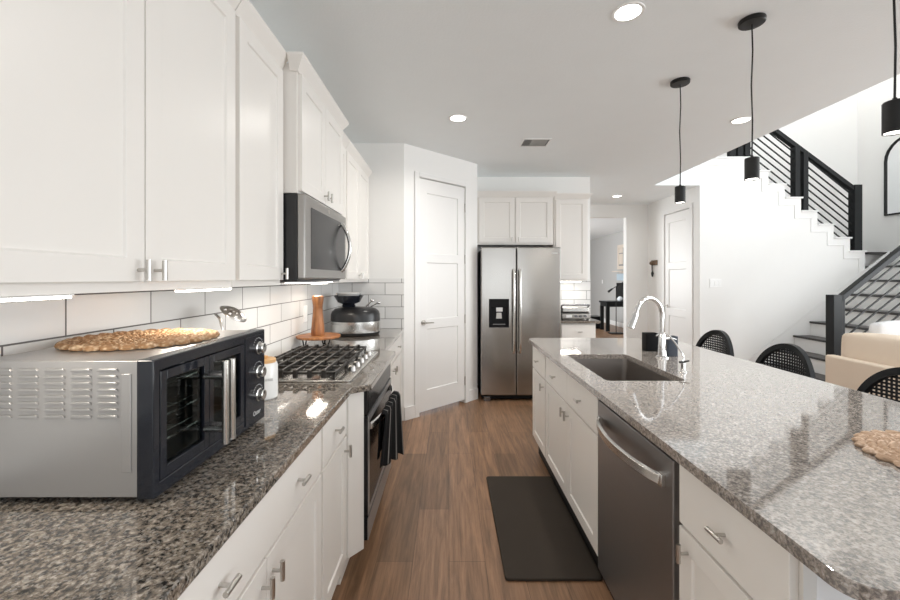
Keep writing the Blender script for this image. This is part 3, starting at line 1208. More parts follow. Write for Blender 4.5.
# ------------------------------------------------------------------ refrigerator
t = thing('refrigerator', (0.82, 4.9, 0), 'stainless steel side-by-side refrigerator with a black ice dispenser', 'refrigerator')
FX0, FX1, FS, FY = 0.364, 1.274, 0.768, 4.55
m = MB(); m.box(FX0 + 0.012, FX1 - 0.012, FY + 0.085, YB - 0.02, 0.03, 1.745); m.build('body', 'black_plastic', t, bevel=0.004)
FF = F_front(FY + 0.075)
m = MB(FF)
m.box(FX0, FS - 0.004, 0.075, 1.762, 0, 0.075)
dl = m.build('door', 'stainless_door', t, bevel=0.012, seg=3)
m = MB(FF)
m.box(FS + 0.004, FX1, 0.075, 1.762, 0, 0.075)
dr = m.build('door', 'stainless_door', t, bevel=0.012, seg=3)
F0 = F_front(FY)
for dd, u, in ((dl, FS - 0.036), (dr, FS + 0.036)):
    m = MB(F0)
    pts = [(u, 0.565, -0.004), (u, 0.568, 0.035), (u, 0.60, 0.052)] + [(u, 0.60 + 0.87 * k / 8, 0.052 + 0.006 * math.sin(PI * k / 8)) for k in range(1, 8)] + [(u, 1.47, 0.052), (u, 1.50, 0.035), (u, 1.503, -0.004)]
    m.tube(pts, 0.0135, 12)
    m.build('handle', 'stainless_bright', dd, smooth=True)
m = MB(F0)
u0, u1, v0, v1 = 0.455, 0.682, 0.848, 1.172
m.shaker(u0, u1, v0, v1, th=0.012, depth=0.011, panels=[(u0 + 0.02, u1 - 0.02, v0 + 0.03, v1 - 0.095)])
disp = m.build('ice_dispenser', 'soft_black', dl, bevel=0.003)
m = MB(F0); m.box(0.535, 0.607, 1.03, 1.075, 0.0125, 0.018); m.build('display', 'light_print', disp)
m = MB(F0); m.prism([(0.535, 0.95), (0.600, 0.95), (0.594, 1.015), (0.541, 1.015)], 'z', 0.002, 0.012); m.build('paddle', 'nickel', disp)
m = MB(F0); m.box(0.50, 0.637, 0.882, 0.888, 0.002, 0.016); m.build('drip_tray', 'gray_print', disp)
m = MB(F0); m.box(1.17, 1.235, 1.687, 1.697, 0.0, 0.0015); m.build('badge', 'light_print', dr)
m = MB(); m.box(FX0 + 0.02, FX1 - 0.02, FY + 0.05, FY + 0.09, 0.025, 0.07); m.build('kick_grille', 'soft_black', t, bevel=0.003)
for x in (FX0 + 0.07, FX1 - 0.07):
    m = MB(); m.box(x - 0.035, x + 0.035, FY + 0.02, FY + 0.06, 0.0005, 0.055); m.build('foot', 'dark_steel', t, bevel=0.004)

# ------------------------------------------------------------------ dishwasher
t = thing('dishwasher', (0.95, 1.485, 0), 'dark stainless dishwasher with a bowed bar handle built into the island', 'dishwasher')
m = MB(); m.box(0.70, 1.27, 1.185, 1.792, 0.10, 0.875); m.build('body', 'black_plastic', t)
FDW = F_isl(0.699)
m = MB(FDW); m.box(1.188, 1.790, 0.115, 0.866, 0, 0.034)
dd = m.build('door', 'stainless_dark', t, bevel=0.004)
m = MB(F_isl(0.665))
pts = []
for k in range(17):
    a_ = k / 16
    pts.append((1.235 + 0.51 * a_, 0.787, 0.012 + 0.048 * math.sin(PI * a_) ** 0.7))
m2_ = m.bm
rings = []
for (u, v, ww) in pts:
    rings.append([m2_.verts.new(q) for q in ((u, v - 0.019, ww - 0.006), (u, v + 0.019, ww - 0.006), (u, v + 0.015, ww + 0.006), (u, v - 0.015, ww + 0.006))])
for a_, b_ in zip(rings, rings[1:]):
    for i in range(4):
        m2_.faces.new((a_[i], a_[(i + 1) % 4], b_[(i + 1) % 4], b_[i]))
m2_.faces.new(rings[0]); m2_.faces.new(rings[-1])
m.box(1.225, 1.25, 0.768, 0.806, -0.001, 0.016); m.box(1.73, 1.755, 0.768, 0.806, -0.001, 0.016)
m.build('handle', 'stainless_bright', dd, bevel=0.002, smooth=True)
m = MB(); m.box(0.722, 1.0, 1.186, 1.791, 0.001, 0.099); m.build('toe_kick', 'toe_black', t)

# ------------------------------------------------------------------ oven and cooktop
t = thing('oven', (-0.7, 2.29, 0.15), 'black and stainless under-counter oven below the gas cooktop', 'oven')
m = MB(); m.box(-1.04, -0.418, OY0, OY1, 0.152, CB_ - 0.002); m.build('body', 'black_plastic', t, bevel=0.002)
FO = F_left(-0.4175)
m = MB(FO); m.box(OY0, OY1, 0.755, CB_ - 0.003, 0, 0.028); pnl = m.build('control_panel', 'oven_glass', t, bevel=0.004)
m = MB(F_left(-0.3895)); m.box(OY0 + 0.02, OY1 - 0.02, 0.775, 0.862, 0, 0.0015); m.build('display_glass', 'oven_glass', pnl)
m = MB(FO); m.box(OY0, OY1, 0.27, 0.748, 0, 0.030)
od = m.build('door', 'oven_glass', t, bevel=0.005)
m = MB(F_left(-0.3875)); m.box(OY0 + 0.001, OY0 + 0.032, 0.275, 0.744, 0, 0.002); m.box(OY1 - 0.02, OY1 - 0.001, 0.275, 0.744, 0, 0.002); m.box(OY0 + 0.02, OY1 - 0.02, 0.275, 0.30, 0, 0.002); m.box(OY0 + 0.02, OY1 - 0.02, 0.715, 0.744, 0, 0.002)
m.build('door_frame', 'silver_paint', od)
m = MB(F_left(-0.3855))
rings = []
bmm = m.bm
HP = []
for k in range(17):
    a_ = k / 16
    u, v, ww = OY0 + 0.035 + 0.69 * a_, 0.690, 0.006 + 0.042 * math.sin(PI * a_) ** 0.7
    HP.append((u, ww))
    rings.append([bmm.verts.new(q) for q in ((u, v - 0.018, ww - 0.006), (u, v + 0.018, ww - 0.006), (u, v + 0.014, ww + 0.006), (u, v - 0.014, ww + 0.006))])
for a_, b_ in zip(rings, rings[1:]):
    for i in range(4):
        bmm.faces.new((a_[i], a_[(i + 1) % 4], b_[(i + 1) % 4], b_[i]))
bmm.faces.new(rings[0]); bmm.faces.new(rings[-1])
m.build('handle', 'stainless_bright', od, bevel=0.002, smooth=True)
m = MB(FO); m.box(OY0, OY1, 0.155, 0.262, 0, 0.028); bpn = m.build('bottom_panel', 'soft_black', t, bevel=0.004)
m = MB(F_left(-0.3895)); m.box(OY0 + 0.002, OY1 - 0.002, 0.158, 0.259, 0, 0.004); m.build('steel_face', 'silver_paint', bpn)

# dish towel over the oven handle
m = MB()
bm = m.bm
uvl = bm.loops.layers.uv.new('UVMap')
NU, NV = 40, 26
TY0, TY1 = 2.00, 2.40
grid = []
for i in range(NU + 1):
    s = i / NU
    row = []
    for j in range(NV + 1):
        q = j / NV               # 0 front hem .. 0.72 top .. 1 rear hem
        y = TY0 + (TY1 - TY0) * s
        wave = 0.010 * math.sin(s * 2 * PI * 3.2 + 0.6)
        if q < 0.72:
            hem = 0.47 - 0.12 * s + 0.012 * math.sin(s * 17)
            z = hem + (0.722 - hem) * (q / 0.72)
            spread_ = (1 - q / 0.72)
            x = -0.318 + 0.020 * s + wave * (0.4 + 0.8 * spread_) + 0.012 * spread_ - 0.042 * (1 - s) * spread_
            y = y + 0.03 * spread_ * (s - 0.5) * 1.6
        elif q < 0.80:
            a_ = (q - 0.72) / 0.08 * PI
            x = -0.331 + 0.014 * math.cos(a_) + 0.016 * s * (1 - (q - 0.72) / 0.08)
            z = 0.722 + 0.012 * math.sin(a_)
        else:
            z = 0.722 - 0.22 * (q - 0.80) / 0.20
            x = -0.3475 - 0.010 * (q - 0.8) / 0.2 + 0.003 * math.sin(s * 20)
        row.append((bm.verts.new((x, y, z)), s, q))
    grid.append(row)
for i in range(NU):
    for j in range(NV):
        f = bm.faces.new((grid[i][j][0], grid[i + 1][j][0], grid[i + 1][j + 1][0], grid[i][j + 1][0]))
        for lp, (a_, b_) in zip(f.loops, ((i, j), (i + 1, j), (i + 1, j + 1), (i, j + 1))):
            lp[uvl].uv = (grid[a_][b_][1], grid[a_][b_][2])
o = m.build('dish_towel', 'towel_stripes', smooth=True, angle=80)
md = o.modifiers.new('solid', 'SOLIDIFY'); md.thickness = 0.004; md.offset = 0
tag(o, 'black striped dish towel hanging over the oven handle', 'towel')

# gas cooktop
t = thing('cooktop', (-0.73, 2.28, CT), 'stainless gas cooktop with black cast iron grates on the left counter', 'cooktop')
CX0, CX1, CY0, CY1 = -1.01, -0.468, 1.90, 2.66
m = MB()
m.prism(round_rect(CX0, CX1, CY0, CY1, 0.02, 5), 'z', CT + 0.0005, CT + 0.009)
m.build('tray', 'stainless_bright', t, bevel=0.003)
for k, (cx, cy, r) in enumerate(((-0.86, 2.06, 0.045), (-0.62, 2.06, 0.035), (-0.76, 2.28, 0.055), (-0.86, 2.50, 0.035), (-0.65, 2.49, 0.04))):
    m = MB()
    m.lathe([(0, CT + 0.0095), (r + 0.02, CT + 0.0095), (r + 0.015, CT + 0.018), (r, CT + 0.02), (r, CT + 0.028), (r * 0.85, CT + 0.033), (0, CT + 0.033)], (cx, cy), 24)
    m.build('burner', 'cast_iron', t, smooth=True)
GZ = CT + 0.048
for (gy0, gy1) in ((1.915, 2.155), (2.162, 2.398), (2.405, 2.645)):
    m = MB()
    gx0, gx1 = -0.995, -0.545
    bar = 0.0105
    # outer frame
    for x in (gx0, gx1 - bar):
        m.box(x, x + bar, gy0, gy1, GZ - 0.014, GZ - 0.002)
    for y in (gy0, gy1 - bar):
        m.box(gx0, gx1, y, y + bar, GZ - 0.014, GZ - 0.002)
    # long bars with humps, running in depth
    nb = 6
    for k in range(nb):
        x = gx0 + 0.055 + (gx1 - gx0 - 0.11) * k / (nb - 1)
        m.box(x - bar / 2, x + bar / 2, gy0 - 0.004, gy1 + 0.004, GZ - 0.010, GZ + 0.008)
        m.box(x - bar, x + bar, gy0 - 0.006, gy0 + 0.012, GZ - 0.030, GZ + 0.008)
        m.box(x - bar, x + bar, gy1 - 0.012, gy1 + 0.006, GZ - 0.030, GZ + 0.008)
    m.box(gx0, gx1, (gy0 + gy1) / 2 - bar / 2, (gy0 + gy1) / 2 + bar / 2, GZ - 0.012, GZ + 0.002)
    for x in (gx0 + 0.004, gx1 - 0.014):
        for y in (gy0 + 0.002, gy1 - 0.014):
            m.box(x, x + 0.012, y, y + 0.012, CT + 0.0095, GZ - 0.01)
    m.build('grate', 'cast_iron', t, bevel=0.002)
for k in range(5):
    y = 2.10 + 0.105 * k
    m = MB()
    m.lathe([(0, CT + 0.0095), (0.021, CT + 0.0095), (0.020, CT + 0.014), (0.017, CT + 0.034), (0.014, CT + 0.036), (0, CT + 0.036)], (-0.507, y), 20)
    m.build('knob', 'stainless_mid', t, smooth=True)

# ------------------------------------------------------------------ microwave
t = thing('microwave', (-0.9, 2.28, 1.40), 'over-the-range stainless microwave with a bowed handle', 'microwave')
MX = -0.722
m = MB(); m.box(XL + 0.0095, MX, 1.900, 2.660, 1.398, 1.812); m.build('body', 'black_plastic', t, bevel=0.002)
FMW = F_left(MX + 0.001)
m = MB(FMW); m.box(1.900, 2.660, 1.405, 1.812, 0, 0.036); md_ = m.build('door', 'stainless_mid', t, bevel=0.006)
FM2 = F_left(MX + 0.037)
m = MB(FM2); m.box(1.985, 2.625, 1.455, 1.760, 0, 0.0015); wn = m.build('window', 'oven_glass', md_, bevel=0.0005)
m = MB(FM2)
pts = []
for k in range(25):
    a_ = k / 24
    pts.append((2.535, 1.452 + 0.30 * a_, 0.001 + 0.056 * math.sin(PI * a_) ** 0.75))
m.tube(pts, 0.011, 12); m.build('handle', 'stainless_bright', md_, smooth=True)
m = MB(FM2); m.cyl((2.28, 1.787, 0), (2.28, 1.787, 0.0015), 0.012, 20); m.build('badge', 'nickel', md_)
m = MB(); m.box(-1.0, -0.72, 1.93, 2.63, 1.386, 1.3975); bp_ = m.build('grease_filter', 'dark_steel', t, bevel=0.002)
m = MB(); m.box(-0.83, -0.74, 2.02, 2.20, 1.382, 1.3858); m.build('lamp_lens', 'lamp_lens', bp_)
m = MB(); m.box(-0.83, -0.74, 2.40, 2.54, 1.382, 1.3858); m.build('lamp_lens', 'lamp_lens', bp_)
o = area_light('microwave_lamp', (-0.80, 2.11, 1.378), (0, 0, 0), 0.08, 0.16, 1.1, (1, 0.9, 0.76))
o = area_light('microwave_lamp', (-0.80, 2.47, 1.378), (0, 0, 0), 0.08, 0.14, 1.0, (1, 0.9, 0.76))

# under-cabinet light bars
for y0, y1, xo, lb in ((0.57, 0.847, 0.0, 'slim lit under-cabinet light bar at the left frame edge above the toaster oven'),
                   (1.212, 1.468, 0.0, 'slim lit under-cabinet light bar above the toaster oven door handles'),
                   (2.76, 3.03, -0.12, 'slim lit under-cabinet light bar past the microwave above the pepper grinder')):
    t = thing('under_cabinet_light', (-0.8 + xo, (y0 + y1) / 2, 1.36), lb, 'light', 'slim lights under the left upper cabinets')
    m = MB(); m.box(-0.832 + xo, -0.797 + xo, y0 - 0.004, y1 + 0.004, 1.3728, UB - 0.0005); m.build('housing', 'plate_plastic', t)
    m = MB(); m.box(-0.83 + xo, -0.799 + xo, y0, y1, 1.3672, 1.3727); m.build('diffuser', 'led_strip', t)
    area_light('under_cabinet_lamp', (-0.85 + xo, (y0 + y1) / 2, 1.355), (0, math.radians(-25), 0), 0.03, y1 - y0, 1.1, (1, 0.92, 0.80))
t = thing('under_cabinet_light', (1.5, 5.1, 1.36), 'slim lit under-cabinet light bar above the countertop grill', 'light')
m = MB(); m.box(1.36, 1.66, 5.02, 5.05, 1.368, 1.3755); m.build('housing', 'plate_plastic', t)
m = MB(); m.box(1.365, 1.655, 5.022, 5.048, 1.360, 1.3675); m.build('diffuser', 'led_strip', t)
area_light('under_cabinet_lamp', (1.51, 5.08, 1.355), (0, 0, 0), 0.28, 0.03, 1.2, (1, 0.95, 0.88))

# ------------------------------------------------------------------ toaster oven (French doors)
TX0, TX1, TY_0, TY_1, TZ0, TZ1 = -1.055, -0.682, 0.875, 1.398, 0.930, 1.228
t = thing('toaster_oven', (-0.86, 1.137, CT), 'large silver countertop toaster oven with black French doors', 'toaster oven')
m = MB()
m.prism(round_rect(TX0, TX1 + 0.03, TZ0, TZ1, 0.016, 4), 'y', TY_0, TY_0 + 0.014)
m.prism(round_rect(TX0, TX1 + 0.03, TZ0, TZ1, 0.016, 4), 'y', 1.264, TY_1)
XR = TX1 + 0.03
m.prism([(XR, TZ1 - 0.016)] + arc_pts((XR - 0.016, TZ1 - 0.016), 0.016, 0, PI / 2, 4)[1:] + arc_pts((TX0 + 0.016, TZ1 - 0.016), 0.016, PI / 2, PI, 4) + arc_pts((TX0 + 0.016, TZ0 + 0.016), 0.016, PI, 1.5 * PI, 4)
        + [(XR, TZ0), (XR, TZ0 + 0.012), (TX0 + 0.012, TZ0 + 0.012), (TX0 + 0.012, TZ1 - 0.020), (XR, TZ1 - 0.020)], 'y', TY_0 + 0.014, 1.264)
# louvres pressed into the near side
for cI in range(7):
    for r in range(8):
        x1 = -0.722 - 0.058 * cI
        x0 = x1 - 0.046
        z = 1.206 - 0.0145 * r
        if x0 < TX0 + 0.02:
            continue
        m.prism([(x0, z), (x1, z), (x1 - 0.004, z + 0.006), (x0 + 0.004, z + 0.006)], 'y', TY_0 - 0.0045, TY_0)
m.box(-0.716, -0.695, TY_0 - 0.002, TY_0, 0.985, 1.200)
m.build('body', 'silver_paint', t, bevel=0.0012, smooth=True)
FT = F_left(TX1)
m = MB(FT)
# black bezel around the doors and the control panel
zz0, zz1 = TZ0 - 0.004, TZ1 + 0.003
m.prism([(TY_0 - 0.003, zz0), (TY_1 + 0.003, zz0), (TY_1 + 0.003, zz1), (TY_0 - 0.003, zz1)], 'z', 0.0, 0.037, holes=[[(0.893, zz0 + 0.03), (1.258, zz0 + 0.03), (1.258, zz1 - 0.028), (0.893, zz1 - 0.028)]])
m.build('front_bezel', 'black_enamel', t, bevel=0.003)
# cavity parts behind glass: dark back, racks
m = MB()
ca, cbk, cl, cr, cd, cu_ = TX1 - 0.001, TX0 + 0.0125, TY_0 + 0.0145, 1.2635, TZ0 + 0.0125, TZ1 - 0.0205
m.box(cbk, cbk + 0.003, cl, cr, cd, cu_)
m.box(cbk, ca, cl, cl + 0.003, cd, cu_); m.box(cbk, ca, cr - 0.003, cr, cd, cu_)
m.box(cbk, ca, cl, cr, cd, cd + 0.003); m.box(cbk, ca, cl, cr, cu_ - 0.003, cu_)
m.build('cavity', 'oven_cavity', t)
for z in (1.015, 1.075, 1.150):
    m = MB()
    for k in range(9):
        x = ca - 0.012 - 0.038 * k
        m.cyl((x, cl + 0.005, z), (x, cr - 0.005, z), 0.0022 if k else 0.0034, 8)
    for y in (cl + 0.02, (cl + cr) / 2, cr - 0.02):
        m.cyl((ca - 0.33, y, z), (ca - 0.012, y, z), 0.0026, 8)
    m.build('rack', 'chrome', t, smooth=True)
FT2 = F_left(TX1 + 0.018)
for (a_, b_, hu) in ((0.894, 1.0745, 1.059), (1.0765, 1.257, 1.091)):
    m = MB(FT2)
    rl = 0.020
    z0, z1 = zz0 + 0.032, zz1 - 0.030
    m.box(a_, a_ + rl, z0, z1, 0, 0.020); m.box(b_ - rl, b_, z0, z1, 0, 0.020)
    m.box(a_ + rl, b_ - rl, z0, z0 + 0.026, 0, 0.020); m.box(a_ + rl, b_ - rl, z1 - 0.022, z1, 0, 0.020)
    dd = m.build('door', 'black_enamel', t, bevel=0.0015)
    m = MB(FT2); m.box(a_ + rl, b_ - rl, z0 + 0.026, z1 - 0.022, 0.010, 0.013); m.build('glass', 'smoke_glass', dd)
    m = MB(F_left(TX1 + 0.038))
    for v in (1.010, 1.150):
        m.cyl((hu, v, -0.002), (hu, v, 0.048), 0.0085, 14)
    m.cyl((hu, 0.972, 0.052), (hu, 1.190, 0.052), 0.009, 16)
    m.build('handle', 'stainless_bright', dd, smooth=True)
FT3 = F_left(TX1 + 0.037)
m = MB(FT3); m.box(1.264, 1.392, zz0 + 0.012, zz1 - 0.012, 0, 0.003)
cp = m.build('control_panel', 'black_enamel', t, bevel=0.001)
for z in (1.175, 1.095, 1.018):
    m = MB(F_left(TX1 + 0.040)); m.f = m.f @ Matrix.Translation((1.345, z, 0))
    m.lathe([(0, 0), (0.0215, 0), (0.0215, 0.005), (0.0185, 0.007), (0.0175, 0.020), (0.015, 0.022), (0, 0.022)], (0, 0), 24)
    kb = m.build('knob', 'stainless_bright', cp, smooth=True)
    m = MB(F_left(TX1 + 0.062)); m.box(1.3435, 1.3465, z + 0.003, z + 0.014, 0, 0.001); m.build('pointer', 'black_plastic', kb)
text_mesh('lettering', 'Oster', 0.021, 'light_print', cp, F_left(TX1 + 0.0405), 1.335, 0.962)
m = MB(F_left(TX1 + 0.0405))
for z in (1.175, 1.095, 1.018):
    for k in range(9):
        a_ = PI * (0.15 + 0.7 * k / 8) + (0 if k % 2 else 0)
        u, v = 1.345 + 0.034 * math.cos(a_), z + 0.034 * math.sin(a_)
        m.box(u - 0.0012, u + 0.0012, v - 0.0012, v + 0.0012, 0, 0.0004)
m.build('dial_marks', 'light_print', cp)
for x in (TX0 + 0.05, TX1 - 0.02):
    for y in (TY_0 + 0.04, TY_1 - 0.04):
        m = MB(); m.cyl((x, y, CT + 0.0005), (x, y, TZ0 + 0.001), 0.016, 14); m.build('foot', 'black_plastic', t, smooth=True)

# woven placemats
def placemat(cx, cy, z, R, mat, label, name='woven_placemat'):
    m = MB()
    bm = m.bm
    n = 240
    T = 0.011
    rings = [[bm.verts.new((cx, cy, z + 0.0008 + T))]]
    NR = 72
    coils = 9
    for i in range(1, NR + 1):
        r = i / NR
        ring = []
        q = r * coils
        ci = int(min(q, coils - 1e-6))
        lobes = 10 + 7 * ci if ci < coils - 1 else 27
        for k in range(n):
            a_ = 2 * PI * k / n
            strand = abs(math.sin(PI * q)) ** 0.6
            knot = abs(math.sin(a_ * lobes / 2 + ci * 1.7)) ** 0.7
            edge = 1.0
            if r > 1 - 1.0 / coils:
                f_ = (r - (1 - 1.0 / coils)) * coils
                edge = 1 + 0.11 * f_ * (knot - 0.6)
            h = T * (0.50 + 0.25 * strand + 0.45 * knot * strand)
            if i == NR:
                h = T * 0.45
            h += 0.0012 * math.sin(a_ * 37 + r * 90) * math.sin(r * 55 + a_ * 5)
            ring.append(bm.verts.new((cx + R * r * edge * math.cos(a_), cy + R * r * edge * math.sin(a_), z + 0.0008 + max(h, 0.002))))
        rings.append(ring)
    rings.append([bm.verts.new((cx + (p.co.x - cx) * 0.985, cy + (p.co.y - cy) * 0.985, z + 0.0008)) for p in rings[-1]])
    rings.append([bm.verts.new((cx, cy, z + 0.0008))])
    for a_, b_ in zip(rings, rings[1:]):
        for k in range(n):
            j = (k + 1) % n
            if len(a_) == 1:
                bm.faces.new((a_[0], b_[k], b_[j]))
            elif len(b_) == 1:
                bm.faces.new((a_[k], a_[j], b_[0]))
            else:
                bm.faces.new((a_[k], a_[j], b_[j], b_[k]))
    return tag(m.build(name, mat, smooth=True, angle=60), label, 'placemat')


placemat(-0.885, 1.165, TZ1 + 0.001, 0.182, 'woven_straw', 'round golden straw woven placemat with scalloped edge on top of the toaster oven')
placemat(1.376, 1.075, CT, 0.20, 'woven_pale', 'round pale woven placemat lying on the island countertop')

# canister, utensil crock, skimmer
t = thing('canister', (-0.764, 1.66, CT), 'white kitchen canister with a bamboo lid beside the toaster oven', 'canister')
m = MB(); m.lathe([(0, CT + 0.0005), (0.046, CT + 0.0005), (0.050, CT + 0.006), (0.050, CT + 0.135), (0.046, CT + 0.147), (0.0, CT + 0.147)], (-0.764, 1.66), 36)
cb_ = m.build('body', 'white_ceramic', t, smooth=True)
m = MB(); m.lathe([(0, CT + 0.1475), (0.042, CT + 0.1475), (0.042, CT + 0.160), (0.038, CT + 0.163), (0, CT + 0.163)], (-0.764, 1.66), 36)
m.lathe([(0, CT + 0.163), (0.010, CT + 0.163), (0.013, CT + 0.172), (0, CT + 0.176)], (-0.764, 1.66), 16)
m.build('lid', 'bamboo', t, smooth=True)
ang = math.radians(-58)
uu = (-math.sin(ang), math.cos(ang), 0)
nn = (math.cos(ang), math.sin(ang), 0)
text_mesh('lettering', 'COFFEE', 0.014, 'gray_print', cb_, frame(-0.764 + 0.0506 * nn[0], 1.66 + 0.0506 * nn[1], 0, uu, (0, 0, 1), nn), 0, CT + 0.082, 0.0)
m = MB(); m.lathe([(0, CT + 0.0005), (0.05, CT + 0.0005), (0.055, CT + 0.01), (0.055, CT + 0.15), (0.050, CT + 0.15), (0.047, CT + 0.012), (0, CT + 0.012)], (-0.965, 1.66), 32)
tag(m.build('utensil_crock', 'white_ceramic', smooth=True), 'white utensil crock hidden behind the toaster oven', 'crock')
t = thing('skimmer_spoon', (-0.965, 1.66, CT + 0.013), 'stainless slotted skimmer spoon rising behind the toaster oven', 'spoon')
m = MB()
m.tube([(-0.985, 1.66, CT + 0.016), (-0.955, 1.665, CT + 0.20), (-0.945, 1.668, CT + 0.285), (-0.958, 1.672, CT + 0.325), (-0.978, 1.675, CT + 0.345)], [0.004, 0.004, 0.0055, 0.006, 0.005], 10)
m.build('handle', 'nickel', t, smooth=True)
m = MB()
bm = m.bm
rings = []
nr = 6
cxs, cys, czs = -0.903, 1.675, CT + 0.345
tilt = Matrix.Rotation(math.radians(36), 3, 'Y')
for lay in (0, 1):
    for i in range(nr + 1):
        r = 0.058 * i / nr
        zc = 0.022 * (1 - (i / nr) ** 2)
        ring = []
        for k in range(28):
            a_ = 2 * PI * k / 28
            p = Vector((r * math.cos(a_), r * math.sin(a_), zc + (0.0016 if lay else 0)))
            p = tilt @ p
            ring.append(p + Vector((cxs, cys, czs)))
        rings.append((lay, i, ring))
vr = {}
for lay, i, ring in rings:
    vr[lay, i] = [bm.verts.new(ring[0])] if i == 0 else [bm.verts.new(p) for p in ring]
for lay in (0, 1):
    for i in range(nr):
        a_, b_ = vr[lay, i], vr[lay, i + 1]
        for k in range(28):
            j = (k + 1) % 28
            if i in (2, 4) and k % 3 == 0:
                continue
            if len(a_) == 1:
                bm.faces.new((a_[0], b_[k], b_[j]))
            else:
                bm.faces.new((a_[k], a_[j], b_[j], b_[k]))
for k in range(28):
    j = (k + 1) % 28
    bm.faces.new((vr[0, nr][k], vr[0, nr][j], vr[1, nr][j], vr[1, nr][k]))
m.build('bowl', 'nickel', t, smooth=True, angle=70)

# wooden riser with pepper grinder
t = thing('riser_board', (-0.932, 2.86, CT), 'round wooden riser board on black hairpin legs behind the cooktop', 'riser board')
m = MB(); m.lathe([(0, 0.984), (0.146, 0.984), (0.152, 0.989), (0.152, 0.998), (0.147, 1.002), (0, 1.002)], (-0.932, 2.86), 40)
m.build('board', 'turned_wood', t, smooth=True)
for a_ in (-2.2, -0.75, 1.57):
    cx, cy = -0.932 + 0.115 * math.cos(a_), 2.86 + 0.115 * math.sin(a_)
    tx, ty = -math.sin(a_), math.cos(a_)
    m = MB()
    m.tube([(cx - 0.022 * tx, cy - 0.022 * ty, 0.9835), (cx - 0.004 * tx, cy - 0.004 * ty, CT + 0.007), (cx, cy, CT + 0.004), (cx + 0.004 * tx, cy + 0.004 * ty, CT + 0.007), (cx + 0.022 * tx, cy + 0.022 * ty, 0.9835)], 0.0045, 8)
    m.build('leg', 'soft_black', t, smooth=True)
t = thing('pepper_grinder', (-0.938, 2.86, 1.002), 'tall turned wooden pepper grinder standing on the riser board', 'pepper grinder')
m = MB(); m.lathe([(0, 1.0025), (0.045, 1.0025), (0.047, 1.01), (0.045, 1.05), (0.039, 1.11), (0.0345, 1.16), (0.0335, 1.20), (0.036, 1.212), (0, 1.212)], (-0.938, 2.86), 32)
m.build('body', 'turned_wood', t, smooth=True)
m = MB(); m.lathe([(0, 1.2125), (0.034, 1.2125), (0.036, 1.225), (0.041, 1.265), (0.040, 1.278), (0.030, 1.284), (0, 1.285)], (-0.938, 2.86), 32)
m.build('head', 'turned_wood', t, smooth=True)

# slow cooker with bowls on top
SCX, SCY = -0.822, 3.52
t = thing('slow_cooker', (SCX, SCY, CT), 'black and stainless slow cooker in the far corner of the left counter', 'slow cooker')
sy = 0.82
m = MB(); m.lathe([(0, CT + 0.0005), (0.185, CT + 0.0005), (0.208, CT + 0.008), (0.213, CT + 0.022), (0.213, CT + 0.03), (0, CT + 0.03)], (SCX, SCY), 48, 1, sy)
m.build('base', 'black_plastic', t, smooth=True)
m = MB(); m.lathe([(0, CT + 0.0305), (0.214, CT + 0.0305), (0.216, CT + 0.06), (0.214, CT + 0.122), (0, CT + 0.122)], (SCX, SCY), 64, 1, sy)
m.build('steel_band', 'stainless_bright', t, smooth=True)
m = MB(); m.lathe([(0, CT + 0.1225), (0.214, CT + 0.1225), (0.212, CT + 0.180), (0.204, CT + 0.205), (0.178, CT + 0.228), (0.13, CT + 0.239), (0.075, CT + 0.243), (0, CT + 0.243)], (SCX, SCY), 48, 1, sy)
m.build('lid', 'black_plastic', t, smooth=True)
bz = CT + 0.2435
m = MB(); m.lathe([(0, bz), (0.055, bz), (0.06, bz + 0.012), (0.05, bz + 0.022), (0.095, bz + 0.040), (0.128, bz + 0.098), (0.134, bz + 0.1), (0.124, bz + 0.1), (0.088, bz + 0.046), (0, bz + 0.03)], (SCX - 0.06, SCY), 40)
tag(m.build('mixing_bowl', 'black_enamel', smooth=True), 'footed black bowl sitting on the slow cooker lid', 'bowl')
wz = bz + 0.056
m = MB(); m.lathe([(0, wz), (0.05, wz), (0.080, wz + 0.035), (0.112, wz + 0.064), (0.108, wz + 0.068), (0.07, wz + 0.04), (0, wz + 0.008)], (SCX - 0.06, SCY), 40)
tag(m.build('serving_bowl', 'white_ceramic', smooth=True), 'white bowl nested in the black bowl on the slow cooker', 'bowl')
for k, (dx, dy, a_, lb) in enumerate(((0.095, -0.02, 0.75, 'longer steel measuring spoon leaning out beside the black bowl'), (0.130, 0.02, 0.45, 'shorter steel measuring spoon nearest the pantry beside the black bowl'))):
    t = thing('measuring_spoon', (SCX + dx, SCY + dy, CT + 0.2), lb, 'spoon', 'steel measuring spoons on the slow cooker')
    x0, z0 = SCX + dx, CT + 0.2475 - 0.003 * k
    m = MB(); m.tube([(x0, SCY + dy, z0), (x0 + 0.06 * math.cos(a_), SCY + dy, z0 + 0.06 * math.sin(a_))], 0.005, 8); m.build('handle', 'chrome', t, smooth=True)
    m = MB(); m.ball((x0 + 0.078 * math.cos(a_), SCY + dy, z0 + 0.078 * math.sin(a_)), 0.020, 16, 0.7); m.build('bowl', 'chrome', t, smooth=True)

# outlet on the backsplash, switch plates
def plate(F, u, v, wid, hei, n, label, mat='plate_plastic', name='switch_plate', cat='switch plate'):
    p = F @ Vector((u, v, 0))
    t = thing(name, (p.x, p.y, p.z - hei / 2), label, cat)
    m = MB(F); m.box(u - wid / 2, u + wid / 2, v - hei / 2, v + hei / 2, 0.0006, 0.006); m.build('plate', mat, t, bevel=0.002)
    for k in range(n):
        uc = u + (k - (n - 1) / 2) * wid / n
        m = MB(F); m.box(uc - 0.016, uc + 0.016, v - 0.033, v + 0.033, 0.0062, 0.009)
        m.build('rocker' if name == 'switch_plate' else 'socket', mat, t, bevel=0.001)
    return t


